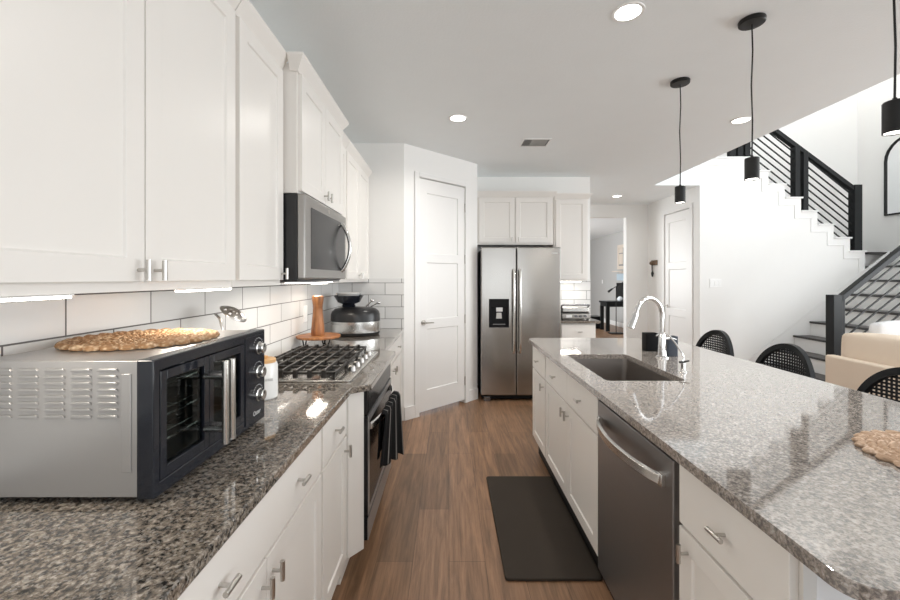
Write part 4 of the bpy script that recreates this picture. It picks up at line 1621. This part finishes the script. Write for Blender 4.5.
plate(F_left(XL + 0.009), 3.03, 1.14, 0.075, 0.125, 1, 'white wall outlet on the backsplash beside the pepper grinder', name='wall_outlet', cat='outlet')
plate(F_front(5.7395), 3.82, 1.335, 0.165, 0.12, 3, 'white three-gang switch plate on the stair wall beside the hallway')
plate(F_isl(4.929), 12.85, 1.29, 0.08, 0.12, 1, 'small white switch plate on the gray study wall')

# ------------------------------------------------------------------ island items
t = thing('faucet', (1.336, 2.51, CT), 'tall chrome gooseneck pull-down kitchen faucet at the island sink', 'faucet')
fx, fy = 1.332, 2.50
m = MB(); m.lathe([(0, CT + 0.0005), (0.038, CT + 0.0005), (0.038, CT + 0.006), (0.030, CT + 0.012), (0, CT + 0.012)], (fx, fy), 28); m.build('base', 'chrome', t, smooth=True)
m = MB(); m.lathe([(0, CT + 0.0125), (0.026, CT + 0.0125), (0.024, CT + 0.05), (0.020, CT + 0.13), (0.0165, CT + 0.15), (0, CT + 0.15)], (fx, fy), 24); m.build('body', 'chrome', t, smooth=True)
dirv = Vector((-0.235, -0.085, 0)).normalized()
pts = [Vector((fx, fy, CT + 0.15)), Vector((fx, fy, CT + 0.24))]
R_ = 0.105
for k in range(1, 13):
    a_ = PI * k / 12 * 0.92
    pts.append(Vector((fx, fy, CT + 0.255)) + dirv * (R_ - R_ * math.cos(a_)) + Vector((0, 0, R_ * 1.12 * math.sin(a_))))
last = pts[-1]
m = MB(); m.tube(pts, 0.0135, 16); m.build('gooseneck', 'chrome', t, smooth=True)
dn = (pts[-1] - pts[-2]).normalized()
dn = (dn + dirv * 0.12).normalized()
m = MB(); m.tube([last, last + dn * 0.012, last + dn * 0.05, last + dn * 0.10], [0.0145, 0.017, 0.019, 0.022], 16); m.build('spray_head', 'chrome', t, smooth=True)
m = MB(); m.tube([(fx + 0.012, fy, CT + 0.118), (fx + 0.045, fy, CT + 0.124)], [0.014, 0.012], 14); m.tube([(fx + 0.040, fy, CT + 0.124), (fx + 0.062, fy - 0.004, CT + 0.120), (fx + 0.085, fy - 0.008, CT + 0.112)], [0.006, 0.005, 0.004], 10); m.build('lever', 'chrome', t, smooth=True)

t = thing('water_faucet', (1.235, 2.11, CT), 'small slim filtered water faucet with black lever in front of the tall faucet', 'faucet')
wx, wy = 1.235, 2.11
m = MB(); m.lathe([(0, CT + 0.0005), (0.018, CT + 0.0005), (0.018, CT + 0.004), (0.011, CT + 0.01), (0.011, CT + 0.05), (0, CT + 0.05)], (wx, wy), 20); m.build('body', 'chrome', t, smooth=True)
m = MB(); m.tube([(wx - 0.004, wy, CT + 0.05), (wx + 0.004, wy, CT + 0.075), (wx - 0.008, wy + 0.003, CT + 0.105), (wx - 0.035, wy + 0.008, CT + 0.150), (wx - 0.062, wy + 0.012, CT + 0.185), (wx - 0.085, wy + 0.016, CT + 0.203), (wx - 0.11, wy + 0.02, CT + 0.205), (wx - 0.13, wy + 0.022, CT + 0.188)], 0.0045, 10); m.build('spout', 'chrome', t, smooth=True)
m = MB(); m.tube([(wx + 0.002, wy, CT + 0.054), (wx + 0.03, wy - 0.004, CT + 0.060)], [0.006, 0.004], 10); m.tube([(wx - 0.02, wy, CT + 0.052), (wx + 0.012, wy, CT + 0.054)], 0.006, 10); m.build('lever', 'black_plastic', t, smooth=True)

for (cx, cy, s, hgt, mt, lb) in ((1.378, 2.735, 0.046, 0.120, 'soft_black', 'square black caddy standing behind the tall faucet'), (1.418, 2.555, 0.034, 0.125, 'slate_blue', 'slim dark blue caddy right behind the tall faucet')):
    m = MB()
    o1 = round_rect(cx - s, cx + s, cy - s * 0.8, cy + s * 0.8, 0.012, 4)
    i1 = round_rect(cx - s + 0.005, cx + s - 0.005, cy - s * 0.8 + 0.005, cy + s * 0.8 - 0.005, 0.009, 4)
    bm = m.bm
    Rr = [[bm.verts.new((p[0], p[1], z)) for p in lp] for lp, z in ((o1, CT + 0.0005), (o1, CT + hgt), (i1, CT + hgt), (i1, CT + 0.01))]
    for a_, b_ in zip(Rr, Rr[1:]):
        for i in range(len(o1)):
            j = (i + 1) % len(o1)
            bm.faces.new((a_[i], a_[j], b_[j], b_[i]))
    bm.faces.new(Rr[0]); bm.faces.new(Rr[-1])
    tag(m.build('sink_caddy', mt, smooth=True), lb, 'caddy')

# floor mat
m = MB(); m.prism(round_rect(0.262, 0.718, 1.857, 2.82, 0.018, 5), 'z', 0.0008, 0.014)
tag(m.build('floor_mat', 'mat_rubber', bevel=0.004), 'dark anti-fatigue mat on the wood floor in front of the sink cabinet', 'floor mat')

# countertop grill
t = thing('countertop_grill', (1.52, 4.90, CT), 'silver countertop contact grill beside the refrigerator', 'grill')
m = MB(); m.box(1.335, 1.675, 4.73, 5.05, CT + 0.012, CT + 0.075); m.build('base', 'stainless', t, bevel=0.01)
m = MB(); m.box(1.345, 1.665, 4.745, 5.05, CT + 0.085, CT + 0.145); m.build('lid', 'stainless_bright', t, bevel=0.014)
m = MB(); m.box(1.342, 1.668, 4.74, 5.05, CT + 0.0755, CT + 0.0845); m.build('grill_plate', 'black_plastic', t)
m = MB(); m.tube([(1.345, 4.86, CT + 0.12), (1.345, 4.75, CT + 0.172), (1.36, 4.738, CT + 0.176), (1.65, 4.738, CT + 0.176), (1.665, 4.75, CT + 0.172), (1.665, 4.86, CT + 0.12)], 0.010, 10); m.build('handle', 'dark_steel', t, smooth=True)
m = MB(F_front(4.73)); m.box(1.385, 1.455, CT + 0.03, CT + 0.06, 0, 0.002); m.build('display', 'plate_plastic', t)
for x in (1.50, 1.555, 1.61):
    m = MB(F_front(4.73)); m.cyl((x, CT + 0.045, 0), (x, CT + 0.045, 0.018), 0.015, 16); m.build('knob', 'dark_steel', t, smooth=True)
for x in (1.36, 1.65):
    for y in (4.76, 5.02):
        m = MB(); m.cyl((x, y, CT + 0.0005), (x, y, CT + 0.0125), 0.014, 12); m.build('foot', 'black_plastic', t)

# ------------------------------------------------------------------ bar stools
def make_stool(cy, label):
    xb = 2.10
    hw, z_s, z_t = 0.235, 0.64, 1.0
    t = thing('bar_stool', (1.95, cy, 0), label, 'bar stool', 'black cane back bar stools along the island')
    m = MB(); m.prism(round_rect(1.83 + 0.0, 2.09, cy - 0.21, cy + 0.21, 0.08, 6), 'z', z_s - 0.03, z_s); m.build('seat', 'black_wood', t, bevel=0.008, smooth=True)

    def bend(y):
        return xb + 0.055 * (1 - ((y - cy) / hw) ** 2) - 0.03
    # arched frame
    m = MB()
    bm = m.bm
    N = 36
    rings = []
    for k in range(N + 1):
        a_ = PI * k / N
        ring = []
        for (s, dx) in ((1.0, -0.014), (1.0, 0.014), (0.885, 0.014), (0.885, -0.014)):
            y = cy + hw * s * math.cos(a_)
            z = z_s + 0.03 + (z_t - z_s - 0.03) * (s if s == 1.0 else 0.90) * (math.sin(a_) ** 0.85)
            ring.append(bm.verts.new((bend(cy + hw * math.cos(a_)) + dx, y, z)))
        rings.append(ring)
    for a_, b_ in zip(rings, rings[1:]):
        for i in range(4):
            bm.faces.new((a_[i], a_[(i + 1) % 4], b_[(i + 1) % 4], b_[i]))
    bm.faces.new(rings[0]); bm.faces.new(rings[-1])
    m.box(bend(cy - hw) - 0.012, bend(cy - hw) + 0.012, cy - hw, cy - hw + 0.027, z_s - 0.03, z_s + 0.05)
    m.box(bend(cy + hw) - 0.012, bend(cy + hw) + 0.012, cy + hw - 0.027, cy + hw, z_s - 0.03, z_s + 0.05)
    bfo = m.build('back_frame', 'black_wood', t, smooth=True, angle=40)
    # woven cane
    m = MB()
    step, wd, th = 0.0185, 0.0050, 0.0012
    n = int(hw * 0.9 / step)
    for i in range(-n, n + 1):
        y = i * step
        q = y / (hw * 0.90)
        if abs(q) >= 0.985:
            continue
        zz = z_s + 0.03 + (z_t - z_s - 0.03) * 0.91 * (math.sqrt(1 - q * q) ** 0.85)
        x = bend(cy + y)
        m.box(x - th, x + th, cy + y - wd, cy + y + wd, z_s + 0.02, zz)
    z = z_s + 0.04
    while z < z_s + 0.03 + (z_t - z_s - 0.03) * 0.88:
        s_ = ((z - z_s - 0.03) / ((z_t - z_s - 0.03) * 0.91)) ** (1 / 0.85)
        ye = hw * 0.90 * math.sqrt(max(0, 1 - s_ * s_))
        K = 10
        vts = []
        for k in range(K + 1):
            y = cy - ye + 2 * ye * k / K
            x = bend(y)
            vts.append([m.bm.verts.new((x + dx, y, z + dz)) for dx, dz in ((-th - 0.001, -wd), (th + 0.001, -wd), (th + 0.001, wd), (-th - 0.001, wd))])
        for a_, b_ in zip(vts, vts[1:]):
            for i in range(4):
                m.bm.faces.new((a_[i], a_[(i + 1) % 4], b_[(i + 1) % 4], b_[i]))
        z += step
    m.build('cane_weave', 'black_wood', bfo)
    for (x, y) in ((1.86, -0.17), (1.86, 0.17), (2.06, -0.17), (2.06, 0.17)):
        m = MB()
        m.tube([(x, cy + y, z_s - 0.03), (x + (0.02 if x > 1.95 else -0.01), cy + y * 1.12, 0.001)], [0.017, 0.012], 12)
        m.build('leg', 'black_wood', t, smooth=True)
    m = MB()
    m.tube([(1.853, cy - 0.178, 0.22), (1.853, cy + 0.178, 0.22)], 0.010, 10)
    m.build('footrest', 'black_wood', t, smooth=True)
    return t


s0 = make_stool(3.147, 'black cane back bar stool farthest along the island next to the hallway')
dup(s0, (1.95, 2.494, 0), 'middle black cane back bar stool of the island row in front of the stairs')
dup(s0, (1.95, 1.82, 0), 'black cane back bar stool nearest the camera by the right frame edge')

# ------------------------------------------------------------------ ceiling fixtures
def pendant(y, label):
    x = 1.56
    t = thing('pendant_light', (x, y, 1.91), label, 'pendant light', 'black cylinder pendants above the island')
    m = MB(); m.lathe([(0, CZ - 0.0005), (0.058, CZ - 0.0005), (0.060, CZ - 0.004), (0.059, CZ - 0.020), (0.056, CZ - 0.023), (0, CZ - 0.025)], (x, y), 32); m.build('canopy', 'black_metal', t, smooth=True)
    m = MB(); m.tube([(x, y, CZ - 0.024), (x + 0.004, y, CZ - 0.16), (x - 0.003, y, CZ - 0.34), (x + 0.003, y, CZ - 0.52), (x, y, 2.035)], 0.0035, 8); m.build('cord', 'black_metal', t, smooth=True)
    m = MB(); m.lathe([(0, 2.028), (0.029, 2.028), (0.032, 2.024), (0.032, 1.917), (0.029, 1.917), (0.029, 1.93), (0.029, 2.015), (0, 2.018)], (x, y), 32)
    m.lathe([(0, 2.04), (0.006, 2.04), (0.008, 2.028), (0, 2.028)], (x, y), 12)
    sh = m.build('shade', 'black_metal', t, smooth=True, angle=30)
    m = MB(); m.lathe([(0, 1.921), (0.0285, 1.921), (0.0285, 1.926), (0, 1.926)], (x, y), 24); m.build('bulb', 'lamp_lens', sh)
    return t


p0 = pendant(2.70, 'black cylinder pendant light hanging farthest along the island near the hallway')
dup(p0, (1.56, 2.06, 1.91), 'middle black cylinder pendant light above the island in front of the stairs')
dup(p0, (1.56, 1.40, 1.91), 'black cylinder pendant light nearest the camera at the right frame edge')
for x, y in ((1.56, 2.70), (1.56, 2.06), (1.56, 1.40)):
    o = area_light('pendant_lamp', (x, y, 1.912), (0, 0, 0), 0.05, 0.05, 2.0, (1, 0.95, 0.88))
    o.data.shape = 'DISK'


def recessed(x, y, label, power=9.0):
    t = thing('recessed_light', (x, y, CZ), label, 'ceiling light', 'round recessed ceiling lights')
    m = MB(); m.lathe([(0.062, CZ - 0.0005), (0.078, CZ - 0.0005), (0.076, CZ - 0.005), (0.062, CZ - 0.004)], (x, y), 32, close=True); m.build('trim_ring', 'plate_plastic', t, smooth=True)
    m = MB(); m.lathe([(0, CZ - 0.0005), (0.0618, CZ - 0.0005), (0.0618, CZ - 0.003), (0, CZ - 0.003)], (x, y), 32); m.build('lens', 'lamp_lens', t)
    o = area_light('recessed_lamp', (x, y, CZ - 0.008), (0, 0, 0), 0.11, 0.11, power, (1, 0.96, 0.9), math.radians(150))
    o.data.shape = 'DISK'
    return t


recessed(0.895, 2.0, 'round recessed ceiling light above the island sink, largest of the lit discs')
recessed(0.075, 3.325, 'round recessed ceiling light in front of the pantry door')
recessed(2.46, 3.37, 'round recessed ceiling light by the ceiling edge next to the stairs')
recessed(2.73, 6.5, 'small round recessed ceiling light in the hallway ceiling', 4.0)

t = thing('ceiling_vent', (0.845, 3.92, CZ), 'white rectangular air vent in the ceiling before the refrigerator', 'vent')
m = MB()
m.box(0.71, 0.98, 3.81, 3.822, CZ - 0.008, CZ - 0.0005); m.box(0.71, 0.98, 4.018, 4.03, CZ - 0.008, CZ - 0.0005)
m.box(0.71, 0.722, 3.822, 4.018, CZ - 0.008, CZ - 0.0005); m.box(0.968, 0.98, 3.822, 4.018, CZ - 0.008, CZ - 0.0005)
m.build('frame', 'plate_plastic', t, bevel=0.001)
m = MB(); m.box(0.722, 0.968, 3.822, 4.018, CZ - 0.0015, CZ - 0.0005); m.build('backing', 'black_plastic', t)
m = MB()
for k in range(17):
    x = 0.727 + 0.0140 * k
    s = 0.010 if k < 6 else -0.012
    m.prism([(x, CZ - 0.008), (x + 0.002, CZ - 0.008), (x + 0.002 + s, CZ - 0.0016), (x + s, CZ - 0.0016)], 'y', 3.823, 4.017)
m.build('slats', 'vent_gray', t)

# ------------------------------------------------------------------ stairs
t = thing('staircase', (5.4, 5.2, 0), 'lower flight of white stairs with dark treads rising to the landing', 'stairs')
R2, N2, X1 = 0.198, 0.235, 4.445
YS0, YS1 = 4.72, 5.720
for k in range(1, 9):
    xn = X1 + N2 * (k - 1)
    m = MB(); m.box(xn + 0.022, xn + N2 + 0.021, YS0 + 0.02, YS1, 0.001 if k == 1 else R2 * (k - 1) + 0.0005, R2 * k - 0.028); m.build('riser', 'trim_paint', t)
    m = MB(); m.box(xn, xn + N2 + 0.020, YS0, YS1, R2 * k - 0.0275, R2 * k); m.build('tread', 'tread_wood', t, bevel=0.006)
xn = X1 + N2 * 8
m = MB(); m.box(xn + 0.022, WX - 0.001, YS0 + 0.02, 6.898, R2 * 8 + 0.0005, R2 * 9 - 0.028); m.box(5.99, xn + 0.022, 5.862, 6.898, R2 * 8 + 0.0005, R2 * 9 - 0.028); m.build('riser', 'trim_paint', t)
m = MB(); m.box(xn, WX - 0.001, YS0, YS1 - 0.001, R2 * 9 - 0.0275, R2 * 9); m.box(5.99, WX - 0.001, YS1 + 0.003, 6.898, R2 * 9 - 0.0275, R2 * 9)
m.build('landing', 'tread_wood', t, bevel=0.004)
sl = R2 / N2
m = MB()
m.prism([(X1 - 0.30, 0.001), (X1 + 0.10, 0.001), (xn - 0.02, R2 * 8), (xn - 0.02, R2 * 9 + 0.02), (X1 - 0.095, 0.293), (X1 - 0.30, 0.14)], 'y', YS1 + 0.002, 5.7285)
m.build('skirt_board', 'trim_paint', t)
m = MB()
m.prism([(X1 + 0.02, 0.001), (WX - 0.002, 0.001), (WX - 0.002, R2 * 8), (xn + 0.02, R2 * 8), (X1 + 0.02, 0.05)], 'y', YS0 + 0.002, YS0 + 0.018)
m.build('side_panel', 'trim_paint', t)

t = thing('staircase', (5.0, 6.4, 1.78), 'upper flight of stairs climbing behind the stepped white wall', 'stairs')
x, z = SX0, SZ0
for k in range(7):
    m = MB(); m.box(x - RUN, x - 0.002, 5.862, 6.898, z - 0.05, z + RISE - 0.028); m.build('riser', 'trim_paint', t)
    m = MB(); m.box(x - RUN - 0.001, x + 0.022, 5.862, 6.898, z + RISE - 0.0275, z + RISE - 0.001); m.build('tread', 'tread_wood', t, bevel=0.005)
    x -= RUN
    z += RISE
m = MB(); m.box(2.0, x + RUN - RUN - 0.002, 5.862, 6.898, 3.051, STZ - 0.001)
m.build('landing', 'tread_wood', t)


def slope_bar(m, x0, z0, x1, z1, y, w_, h_):
    m.prism([(x0, z0 - h_), (x1, z1 - h_), (x1, z1), (x0, z0)], 'y', y - w_ / 2, y + w_ / 2)


# upper railing: on top of the stepped wall
t = thing('stair_railing', (5.2, 5.80, 2.0), 'black upper stair railing with slanted bars on the stepped wall', 'railing')
YR = 5.80
SLU = RISE / RUN
def post(t_, x0, x1, z0, z1, y, d_=0.10):
    m = MB(); m.box(x0, x1, y - d_ / 2, y + d_ / 2, z0, z1); return m.build('newel_post', 'black_wood', t_, bevel=0.004)


post(t, 5.835, 5.945, SZ0 + 0.024, 2.755, YR)
post(t, 4.985, 5.055, SZ0 + 4 * RISE + 0.024, 3.32, YR, 0.09)
post(t, 5.105, 5.175, SZ0 + 3 * RISE + 0.024, 3.235, YR, 0.09)
post(t, 4.055, 4.135, STZ + 0.024, 4.15, YR, 0.08)
post(t, 4.16, 4.24, STZ + 0.024, 4.15, YR, 0.08)
post(t, 4.265, 4.345, STZ + 0.024, 4.15, YR, 0.08)
m = MB()
zh0 = 2.755
slope_bar(m, 5.834, 2.75, 4.30, 2.75 + 1.534 * 0.742, YR, 0.075, 0.075)
m.build('handrail', 'black_wood', t, bevel=0.006)
for k in range(8):
    zz = 3.158 - 0.108 * k
    m = MB()
    slope_bar(m, 5.834, zz - 0.659 * 0.80, 5.175, zz, YR, 0.016, 0.016)
    m.build('bar', 'black_metal', t)
for k in range(8):
    zz = 3.43 - 0.16 - 0.108 * k + 0.09
    zb0 = zz
    xa, xb_ = 4.985, 4.345
    m = MB()
    slope_bar(m, xa, zb0, xb_, zb0 + 0.64 * 0.79, YR, 0.016, 0.016)
    m.build('bar', 'black_metal', t)
for k in range(6):
    zz = STZ + 0.16 + 0.12 * k
    m = MB(); m.box(2.2, 4.055, YR - 0.008, YR + 0.008, zz, zz + 0.016); m.build('bar', 'black_metal', t)
m = MB(); m.box(2.2, 4.10, YR - 0.035, YR + 0.035, 4.09, 4.15); m.build('handrail', 'black_wood', t)

# lower railing on the near side of the lower flight
t = thing('stair_railing', (5.3, 4.69, 0), 'black lower stair railing with square newel post behind the sofa', 'railing')
YR2 = 4.69
m = MB(); m.box(4.44, 4.545, YR2 - 0.075, YR2 + 0.028, 0.001, 1.215); m.build('newel_post', 'black_wood', t, bevel=0.004)
m = MB(); m.box(4.555, 4.615, YR2 - 0.03, YR2 + 0.028, 0.06, 1.20); m.build('newel_post', 'black_wood', t, bevel=0.003)
SLL = 0.80
m = MB(); slope_bar(m, 4.575, 1.21, 6.60, 1.21 + 2.025 * SLL, YR2 - 0.01, 0.07, 0.075); m.build('handrail', 'black_wood', t, bevel=0.006)
for k in range(7):
    zz = 1.05 - 0.125 * k
    m = MB(); slope_bar(m, 4.655, zz + 0.06, 6.60, zz + 0.06 + 1.945 * SLL, YR2, 0.016, 0.016); m.build('bar', 'black_metal', t)
m = MB(); m.box(6.60, 6.70, YR2 - 0.05, YR2 + 0.028, 1.2, 2.95); m.build('newel_post', 'black_wood', t, bevel=0.004)

# arched mirror on the right wall and arched frame on the landing
def arch(y0, y1, z0, z1, r, n=12):
    return [(y0, z0), (y1, z0), (y1, z1 - r)] + arc_pts(((y0 + y1) / 2, z1 - r), (y1 - y0) / 2, 0, PI, n)[1:-1] + [(y0, z1 - r)]


t = thing('wall_mirror', (WX - 0.02, 6.13, 2.41), 'black framed arched mirror on the wall above the landing', 'mirror')
my0, my1, mz0, mz1 = 5.78, 6.46, 2.41, 3.62
rr = (my1 - my0) / 2
ou = arch(my0, my1, mz0, mz1, rr)
ins = 0.025
inn = arch(my0 + ins, my1 - ins, mz0 + ins, mz1 - ins, rr - ins)
m = MB(); m.prism(ou, 'x', WX - 0.030, WX - 0.001, holes=[inn]); m.build('frame', 'black_metal', t, bevel=0.002)
m = MB(); m.prism(inn, 'x', WX - 0.012, WX - 0.002); m.build('glass', 'mirror_glass', t)
m = MB()
pts = [(6.20, 6.42, R2 * 9 + 0.005)] + [(6.42 - 0.22 * math.cos(PI * k / 14), 6.42, R2 * 9 + 0.005 + 0.16 * math.sin(PI * k / 14) ** 0.8) for k in range(15)] + [(6.64, 6.42, R2 * 9 + 0.005)]
# ------------------------------------------------------------------ sofa
t = thing('sofa', (3.95, 2.75, 0), 'beige upholstered sofa facing away behind the island stools', 'sofa')
m = MB(); m.box(3.47, 3.56, 1.75, 3.70, 0.06, 0.705); m.build('back', 'sofa_fabric', t, bevel=0.02, seg=4, smooth=True)
m = MB(); m.box(3.565, 4.40, 1.92, 3.53, 0.10, 0.30); m.build('base', 'sofa_fabric', t, bevel=0.02)
m = MB(); m.box(3.81, 4.42, 3.50, 3.72, 0.06, 0.62); m.build('arm', 'sofa_fabric', t, bevel=0.04, seg=4, smooth=True)
m = MB(); m.box(3.81, 4.42, 1.75, 1.915, 0.06, 0.62); m.build('arm', 'sofa_fabric', t, bevel=0.04, seg=4, smooth=True)


def cushion(name, x0, x1, y0, y1, z0, z1, mat, parent, puff=0.035):
    m = MB()
    bm = m.bm
    nx, ny, nz = 5, 10, 8
    for f in m.box(x0, x1, y0, y1, z0, z1):
        pass
    bmesh.ops.subdivide_edges(bm, edges=bm.edges[:], cuts=6, use_grid_fill=True)
    c = Vector(((x0 + x1) / 2, (y0 + y1) / 2, (z0 + z1) / 2))
    h = Vector(((x1 - x0) / 2, (y1 - y0) / 2, (z1 - z0) / 2))
    for v in bm.verts:
        d_ = v.co - c
        q = Vector((d_.x / h.x, d_.y / h.y, d_.z / h.z))
        for ax in range(3):
            o1_, o2_ = [i for i in range(3) if i != ax]
            f_ = (1 - q[o1_] ** 2 * 0.9) * (1 - q[o2_] ** 2 * 0.9)
            v.co[ax] = c[ax] + q[ax] * (h[ax] - puff * (1 - f_) * 0.8)
    return m.build(name, mat, parent, smooth=True, angle=80, subsurf=1)


for (a_, b_) in ((2.74, 3.70), (1.80, 2.72)):
    cushion('back_cushion', 3.566, 3.80, a_, b_, 0.45, 0.94, 'sofa_fabric', t)
    cushion('seat_cushion', 3.87, 4.42, max(a_, 1.93), min(b_, 3.49), 0.305, 0.445, 'sofa_fabric', t)
tag(cushion('throw_pillow', 3.815, 4.40, 3.53, 3.70, 0.622, 1.03, 'pillow_fabric', None, 0.04), 'white pillow standing on the far arm of the beige sofa', 'pillow')

# ------------------------------------------------------------------ hallway and study
t = thing('key_rack', (3.59, 7.0, 1.45), 'small brown wall key holder with a black tassel in the hallway', 'key holder')
FK = F_isl(3.599) @ Matrix.Translation((0, 0.16, 0))
m = MB(FK); m.box(6.90, 7.09, 1.475, 1.56, 0.0, 0.02); m.build('backplate', 'leather_brown', t, bevel=0.004)
m = MB(FK); m.ball((7.04, 1.51, 0.035), 0.035, 14); m.build('knob', 'leather_brown', t, smooth=True)
m = MB(FK); m.tube([(7.03, 1.50, 0.03), (7.03, 1.40, 0.03), (7.025, 1.37, 0.03)], 0.010, 8); m.tube([(7.025, 1.38, 0.03), (7.02, 1.33, 0.03), (7.02, 1.27, 0.03)], [0.006, 0.024, 0.010], 10); m.build('tassel', 'black_plastic', t, smooth=True)

t = thing('desk', (4.5, 11.0, 0), 'black desk in the study seen through the hallway opening', 'desk')
m = MB(); m.box(4.13, 4.90, 10.5, 11.02, 0.74, 0.79); m.build('top', 'black_wood', t, bevel=0.004)
m = MB(); m.box(4.16, 4.88, 10.53, 11.0, 0.65, 0.739); m.build('apron', 'black_wood', t)
for x in (4.15, 4.80):
    for y in (10.52, 10.92):
        m = MB(); m.box(x, x + 0.08, y, y + 0.08, 0.001, 0.6495); m.build('leg', 'black_wood', t)
t = thing('monitor', (4.65, 10.9, 0.79), 'black computer monitor on the study desk', 'monitor')
m = MB(); m.box(4.57, 4.91, 10.90, 10.93, 0.86, 1.28); m.build('screen', 'dark_glass', t, bevel=0.005)
m = MB(); m.box(4.71, 4.77, 10.931, 10.95, 0.80, 1.0); m.box(4.64, 4.86, 10.86, 11.0, 0.7905, 0.80); m.build('stand', 'black_plastic', t)
m = MB(); m.ball((4.54, 10.62, 0.857), 0.066, 24)
tag(m.build('glass_ball', 'crystal', smooth=True), 'small pale glass ball on the front of the study desk', 'ball')
t = thing('floor_lamp', (4.22, 10.1, 0), 'thin black floor lamp with slanted arm in front of the study desk', 'floor lamp')
m = MB(); m.box(4.05, 4.40, 9.98, 10.22, 0.001, 0.03); m.build('base', 'black_metal', t, bevel=0.005)
m = MB(); m.cyl((4.22, 10.1, 0.03), (4.22, 10.1, 1.20), 0.010, 10); m.build('pole', 'black_metal', t)
m = MB(); m.tube([(4.10, 10.1, 1.12), (4.43, 10.1, 1.33)], 0.009, 8); m.build('arm', 'black_metal', t)
m = MB(); m.tube([(4.02, 10.1, 1.06), (4.12, 10.1, 1.135)], [0.03, 0.022], 12); m.build('shade', 'black_metal', t, smooth=True)
t = thing('storage_box', (4.2, 11.3, 0), 'low black storage box on the study floor left of the desk', 'box')
m = MB(); m.box(3.95, 4.25, 11.1, 11.5, 0.001, 0.30); m.build('body', 'black_plastic', t, bevel=0.01)
m = MB(); m.box(3.94, 4.26, 11.09, 11.51, 0.3005, 0.34); m.build('lid', 'black_plastic', t, bevel=0.008)
t = thing('framed_picture', (4.91, 11.2, 1.66), 'pale wood framed picture on the gray study wall', 'picture')
FP = F_isl(4.929)
m = MB(FP); m.shaker(10.9, 11.65, 1.66, 2.36, th=0.03, rail=0.09, depth=0.015); m.build('frame', 'pale_wood', t, bevel=0.002)
m = MB(FP); m.box(11.26, 11.29, 1.75, 2.27, 0.0155, 0.02); m.box(11.0, 11.56, 2.10, 2.125, 0.0155, 0.02); m.box(11.0, 11.56, 1.76, 1.80, 0.0155, 0.02); m.build('art_print', 'gray_print', t)
t = thing('wall_shelf', (4.8, 11.2, 1.58), 'narrow wall shelf below the study picture', 'shelf')
m = MB(); m.box(4.72, 4.929, 10.9, 11.6, 1.585, 1.61); m.build('board', 'pale_wood', t)
m = MB(); m.box(4.90, 4.929, 11.0, 11.5, 1.55, 1.5845); m.build('bracket', 'pale_wood', t)
m = MB(); m.box(4.86, 4.928, 11.06, 11.6, 1.34, 1.53)
tag(m.build('wall_calendar', 'screen_blue', bevel=0.004), 'pale blue wall panel above the study monitor', 'panel')
